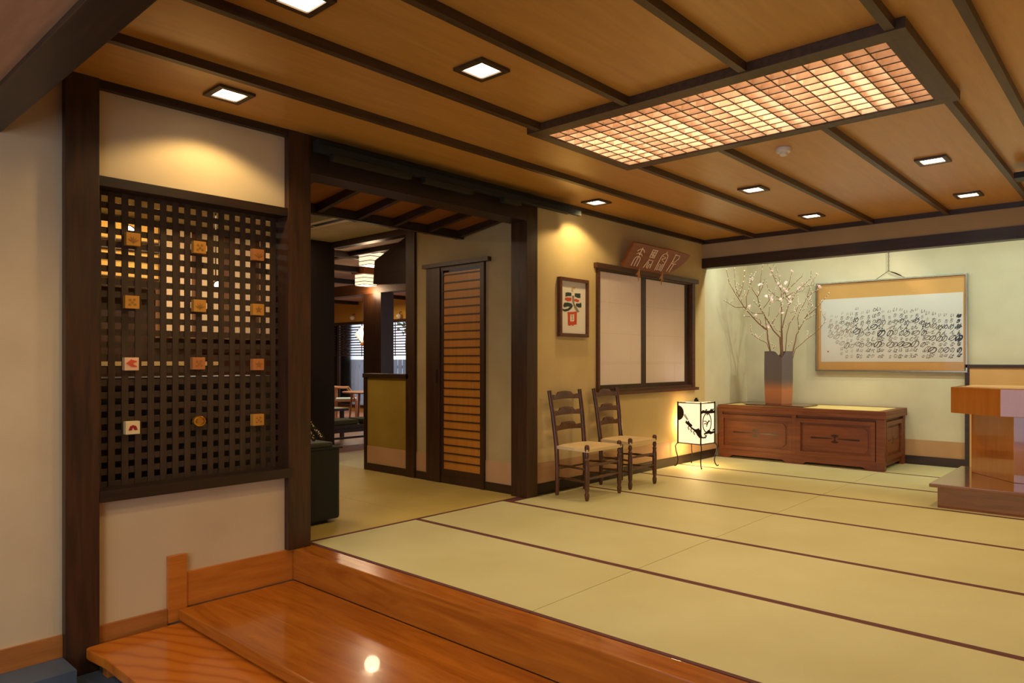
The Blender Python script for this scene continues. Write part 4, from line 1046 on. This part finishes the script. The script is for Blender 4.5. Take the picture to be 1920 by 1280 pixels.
# ------------------------------------------------------------------ dining room seen through the passage
struct('ceiling_dining', B(4.9, 10.4, 4.3, 17.2, 2.66, 2.75).box(2.5, 4.9, 7.95, 17.2, 2.66, 2.75), plaster('dining_ceiling', srgb(196, 168, 148), srgb(182, 152, 132)), label='pinkish dining room ceiling crossed by dark beams', cat='ceiling')
k = 23
for y in (7.9, 9.1, 10.6, 12.4, 14.4):
    struct('trim_%d' % k, B(4.9, 10.3, y, y + .10, 2.58, 2.66), M['beam']); k += 1
for x in (5.5, 8.2):
    struct('trim_%d' % k, B(x, x + .09, 5.2, 17.1, 2.60, 2.66), M['beamY']); k += 1
struct('trim_30', B(6.8, 7.0, 5.0, 17.1, 2.28, 2.45), wood('mid_brown', srgb(104, 64, 34), srgb(78, 46, 24), .5, axis='Y'), label='wide brown beam across the dining room', cat='beam')
struct('trim_31', B(6.8, 7.05, 8.93, 9.38, 0, 2.28), M['post'], label='thick brown post in the dining room', cat='post')
struct('trim_32', MB().prism([(6.30, 2.66), (6.95, 2.42), (6.98, 2.14), (6.35, 2.10)], 5.2, 5.28, lambda a, b_, c: (c, a, b_)), M['beamY'])
yw = [4.3, 13.15, 15.32, 17.2]
dw = MB().box(10.3, 10.4, 4.3, 17.2, 2.17, 2.66).box(10.3, 10.4, 4.3, 17.2, -.1, .08).box(10.3, 10.4, 4.3, 9.6, .08, 2.17)
struct('wall_dining_window', dw, mat('dining_ochre', srgb(200, 156, 66), .9), label='ochre wall band above the dining room windows', cat='wall')
struct('wall_dining_end', B(2.5, 10.4, 17.1, 17.2, 0, 2.7), M['wallo'])
struct('wall_dining_left', B(2.45, 2.5, 7.7, 17.2, 0, 2.7), M['wallo'])
wd = struct('window_2', MB().box(10.28, 10.36, 9.6, 17.1, 2.10, 2.17).box(10.28, 10.36, 9.6, 17.1, .08, .14), M['post'], label='long dining room window onto the garden', cat='window')
s = MB()
for y in (9.6, 10.9, 12.2, 13.9, 15.22, 16.6): s.box(10.29, 10.35, y, y + .09, .14, 2.10)
s.build('window_mullions', M['post'], wd)
B(10.325, 10.33, 9.6, 17.1, .14, 2.10).build('pane', M['glass'], wd)
for i, (y0, y1) in enumerate(((9.7, 11.4), (11.42, 13.15), (13.17, 15.2), (15.33, 17.0))):
    t = thing('slatted_blind', 'dark slatted blind in the dining room window, %s' % ('far right', 'right of the brown post', 'left of the brown post', 'beside the dark wall')[i], 'blind', (10.26, (y0 + y1) / 2, 2.05), 'dark slatted blinds in the dining room')
    s = MB()
    for q in range(12): z = 1.335 + .062 * q; s.box(10.245, 10.262, y0, y1, z, z + .026)
    s.build('slats', M['post'], t)
    s = MB()
    for y in (y0 + .25, (y0 + y1) / 2, y1 - .25): s.box(10.24, 10.2449, y, y + .03, 1.32, 2.09)
    s.build('tapes', M['post'], t)
struct('ground_garden', B(10.45, 16, 6, 22, -.5, -.1), mat('garden_ground', srgb(150, 150, 145), .9), label='pale garden ground outside the window', cat='ground')
t = thing('garden_fence', 'pale garden fence of upright boards outside the dining room window', 'fence', (12.6, 14, 0))
s = MB()
for q in range(60): y = 8.0 + .2 * q; s.box(12.6, 12.62, y, y + .17, -.1, 1.25)
s.build('boards', mat('fence_board', srgb(150, 152, 160), .8), t)
B(12.625, 12.66, 8, 20, 1.0, 1.08).build('rail', mat('fence_board', (0, 0, 0, 1)), t)
for i, (y, x) in enumerate(((13.4, 11.6), (14.5, 12.0), (16.0, 11.9), (17.1, 11.4), (18.2, 12.1))):
    t = thing('garden_tree', 'grey barked tree in the garden beyond the dining room window', 'tree', (x, y, -.1), 'trees outside the dining room')
    MB().tube([(x, y, -.1), (x + .02, y - .03, .8), (x - .02, y + .04, 1.6), (x + .04, y, 3.2)], [.13, .11, .10, .08], 10).build('trunk', wood('grey_bark', srgb(120, 124, 122), srgb(70, 72, 70), .9, axis='Z', scale=(3, 12, 12), det=8), t, smooth=True)
    s = MB(); random.seed(i)
    for q in range(140):
        a = random.uniform(0, 2 * PI); rr = random.uniform(.05, .38); z = random.uniform(1.9, 3.1)
        p = Vector((x + rr * math.cos(a), y + rr * math.sin(a), z)); d = Vector((random.uniform(-1, 1), random.uniform(-1, 1), random.uniform(-1, 1))).normalized() * .06; e = d.orthogonal() * .7
        s.face([s.bm.verts.new(p + d), s.bm.verts.new(p + e), s.bm.verts.new(p - d), s.bm.verts.new(p - e)])
    tag(s.build('foliage', mat('garden_leaf', srgb(96, 112, 84), .7), t), None)
# box lamps on the dining ceiling
for i, (x, y, lab) in enumerate(((5.66, 7.62, 'nearer, higher in the view'), (6.68, 9.15, 'farther, lower in the view'))):
    t = thing('paper_box_lamp', 'square paper ceiling lamp with wooden rails in the dining room, ' + lab, 'ceiling lamp', (x, y, 2.66 if i == 0 else 2.59), 'paper box lamps of the dining room', local=True)
    zt = -.001 if i == 0 else .069
    B(-.16, .16, -.16, .16, -.03, zt).build('base', M['stepX'], t)
    B(-.12, .12, -.12, .12, -.20, -.031).build('paper_box', mat('box_lamp_glow', (1, 1, 1, 1), .5, emis=(1, .80, .52, 1), estr=1.15), t)
    s = MB()
    for z in (-.20, -.15, -.09, -.035): s.box(-.125, .125, -.125, -.1205, z, z + .008).box(-.125, .125, .1205, .125, z, z + .008).box(-.125, -.1205, -.12, .12, z, z + .008).box(.1205, .125, -.12, .12, z, z + .008)
    s.build('rails', M['post'], t)
    pl = bpy.data.lights.new('box_lamp_light', 'POINT'); pl.energy = 10; pl.color = (1, .70, .42); pl.shadow_soft_size = .1
    o = bpy.data.objects.new('box_lamp_light', pl); COL.objects.link(o); o.parent = t; o.location = (0, 0, -.30)
area('dining_lamp_light', (8.6, 12.5, 2.5), 70, 1.5, 1.5, (1, .74, .44))
# hanging lantern
x, y, z = 9.37, 12.95, 1.78
t = thing('hanging_lantern', 'pointed faceted paper lantern hanging in front of the dining room window', 'pendant lamp', (x, y, z), local=True)
gm = mat('pendant_glow', (1, 1, 1, 1), .5, emis=(1, .84, .56, 1), estr=1.2)
MB().lathe([(.05, -.16), (.20, .02), (.03, .20)], (0, 0, 0), 6).build('paper_shade', gm, t)
s = MB()
for q in range(6):
    a = 2 * PI * q / 6; s.tube([(.052 * math.cos(a), .052 * math.sin(a), -.16), (.203 * math.cos(a), .203 * math.sin(a), .02), (.033 * math.cos(a), .033 * math.sin(a), .20)], .005, 5)
s.build('ribs', M['post'], t)
MB().tube([(0, 0, .20), (0, 0, 2.66 - z)], .005, 5).build('cord', M['black'], t)
MB().lathe([(.05, -.161), (.05, -.21), (.01, -.24)], (0, 0, 0), 8).build('lower_cap', M['stepX'], t)
for x, y, z, lab in ((10.22, 14.55, 2.26, 'left of the brown post'), (10.22, 12.75, 2.23, 'right of the brown post')):
    t = thing('wall_spot_lamp', 'small round spot lamp above the dining window, ' + lab, 'spot lamp', (x, y, z), 'round spot lamps on the ochre band', local=True)
    MB().lathe([(.01, .05), (.05, .03), (.06, -.02), (.03, -.06), (.004, -.065)], (0, 0, 0), 12, 'X').build('globe', M['white'], t, smooth=True)
    MB().tube([(.0, 0, .04), (.03, 0, .10), (.078, 0, .10)], .007, 6).build('arm', M['black'], t)
# low bench with cushions, low table
t = thing('low_dining_bench', 'dark low wooden bench with stretcher in the dining room', 'bench', (6.1, 8.7, 0))
B(5.45, 6.75, 8.55, 8.95, .25, .30).build('seat_board', M['post'], t, bevel=.005)
B(5.45, 6.75, 8.57, 8.60, .19, .25).build('apron', M['post'], t)
for x in (5.55, 6.58):
    for y in (8.60, 8.86): B(x, x + .06, y, y + .05, 0, .25).build('leg', M['post'], t)
B(5.6, 6.6, 8.72, 8.75, .08, .11).build('stretcher', M['post'], t)
cu = mat('green_cushion', srgb(78, 86, 58), .85)
for i, x in enumerate((5.62, 6.2)):
    s = MB(); s.box(x, x + .5, 8.56, 8.94, .3005, .37)
    o = s.build('seat_cushion', cu, None, bevel=.028, smooth=True, seg=3); tag(o, 'flat dark green cushion on the low bench, %s one' % ('left' if i == 0 else 'right'), 'cushion', 'green cushions on the low bench')
t = thing('low_table', 'dark low wooden table behind the low bench', 'table', (6.2, 9.7, 0))
B(5.75, 6.5, 9.35, 9.95, .44, .48).build('table_top', M['post'], t, bevel=.004)
for x in (5.8, 6.4):
    for y in (9.4, 9.85): B(x, x + .05, y, y + .05, 0, .44).build('leg', M['post'], t)
lw = wood('light_chair_wood', srgb(178, 130, 96), srgb(150, 104, 74), .4, axis='Z')
def arm_chair(loc, rz, lab):
    t = thing('curved_back_armchair', lab, 'armchair', loc, 'curved back armchairs in the dining room', rz, local=True)
    pts = [(.29 * math.cos(a), .27 * math.sin(a), .68 - .03 * abs(math.cos(a))) for a in [math.radians(-10 + 200 * q / 14) for q in range(15)]]
    MB().tube(pts, .018, 8).build('back_rail', lw, t, smooth=True)
    for x, y, zz in ((-.25, -.22, .65), (.25, -.22, .65), (-.22, .20, .66), (.22, .20, .66)): MB().tube([(x, y, 0), (x, y, .40), (x * 1.08, max(y, -.04), zz)], [.014, .018, .014], 8).build('leg', lw, t, smooth=True)
    B(-.25, .25, -.23, .22, .36, .39).build('seat_frame', lw, t, bevel=.005)
    B(-.23, .23, -.22, .20, .391, .43).build('seat_cushion', mat('pale_blue_cushion', srgb(176, 196, 200), .8), t, bevel=.012)
    return t
arm_chair((8.75, 12.7, 0), .9, 'light wooden curved back armchair with pale blue seat, fully visible'); arm_chair((8.2, 13.3, 0), .6, 'light wooden curved back armchair mostly behind the dark wall end')
t = thing('dining_table', 'light wooden dining table partly hidden by the half wall', 'table', (8.4, 11.5, 0), local=True)
MB().lathe([(.42, .585), (.46, .592), (.46, .61), (.45, .615)], (0, 0, 0), 28).build('table_top', lw, t, smooth=True)
for q in range(4): a = q * PI / 2 + .5; MB().tube([(.36 * math.cos(a), .36 * math.sin(a), 0), (.30 * math.cos(a), .30 * math.sin(a), .586)], [.016, .024], 8).build('leg', lw, t)
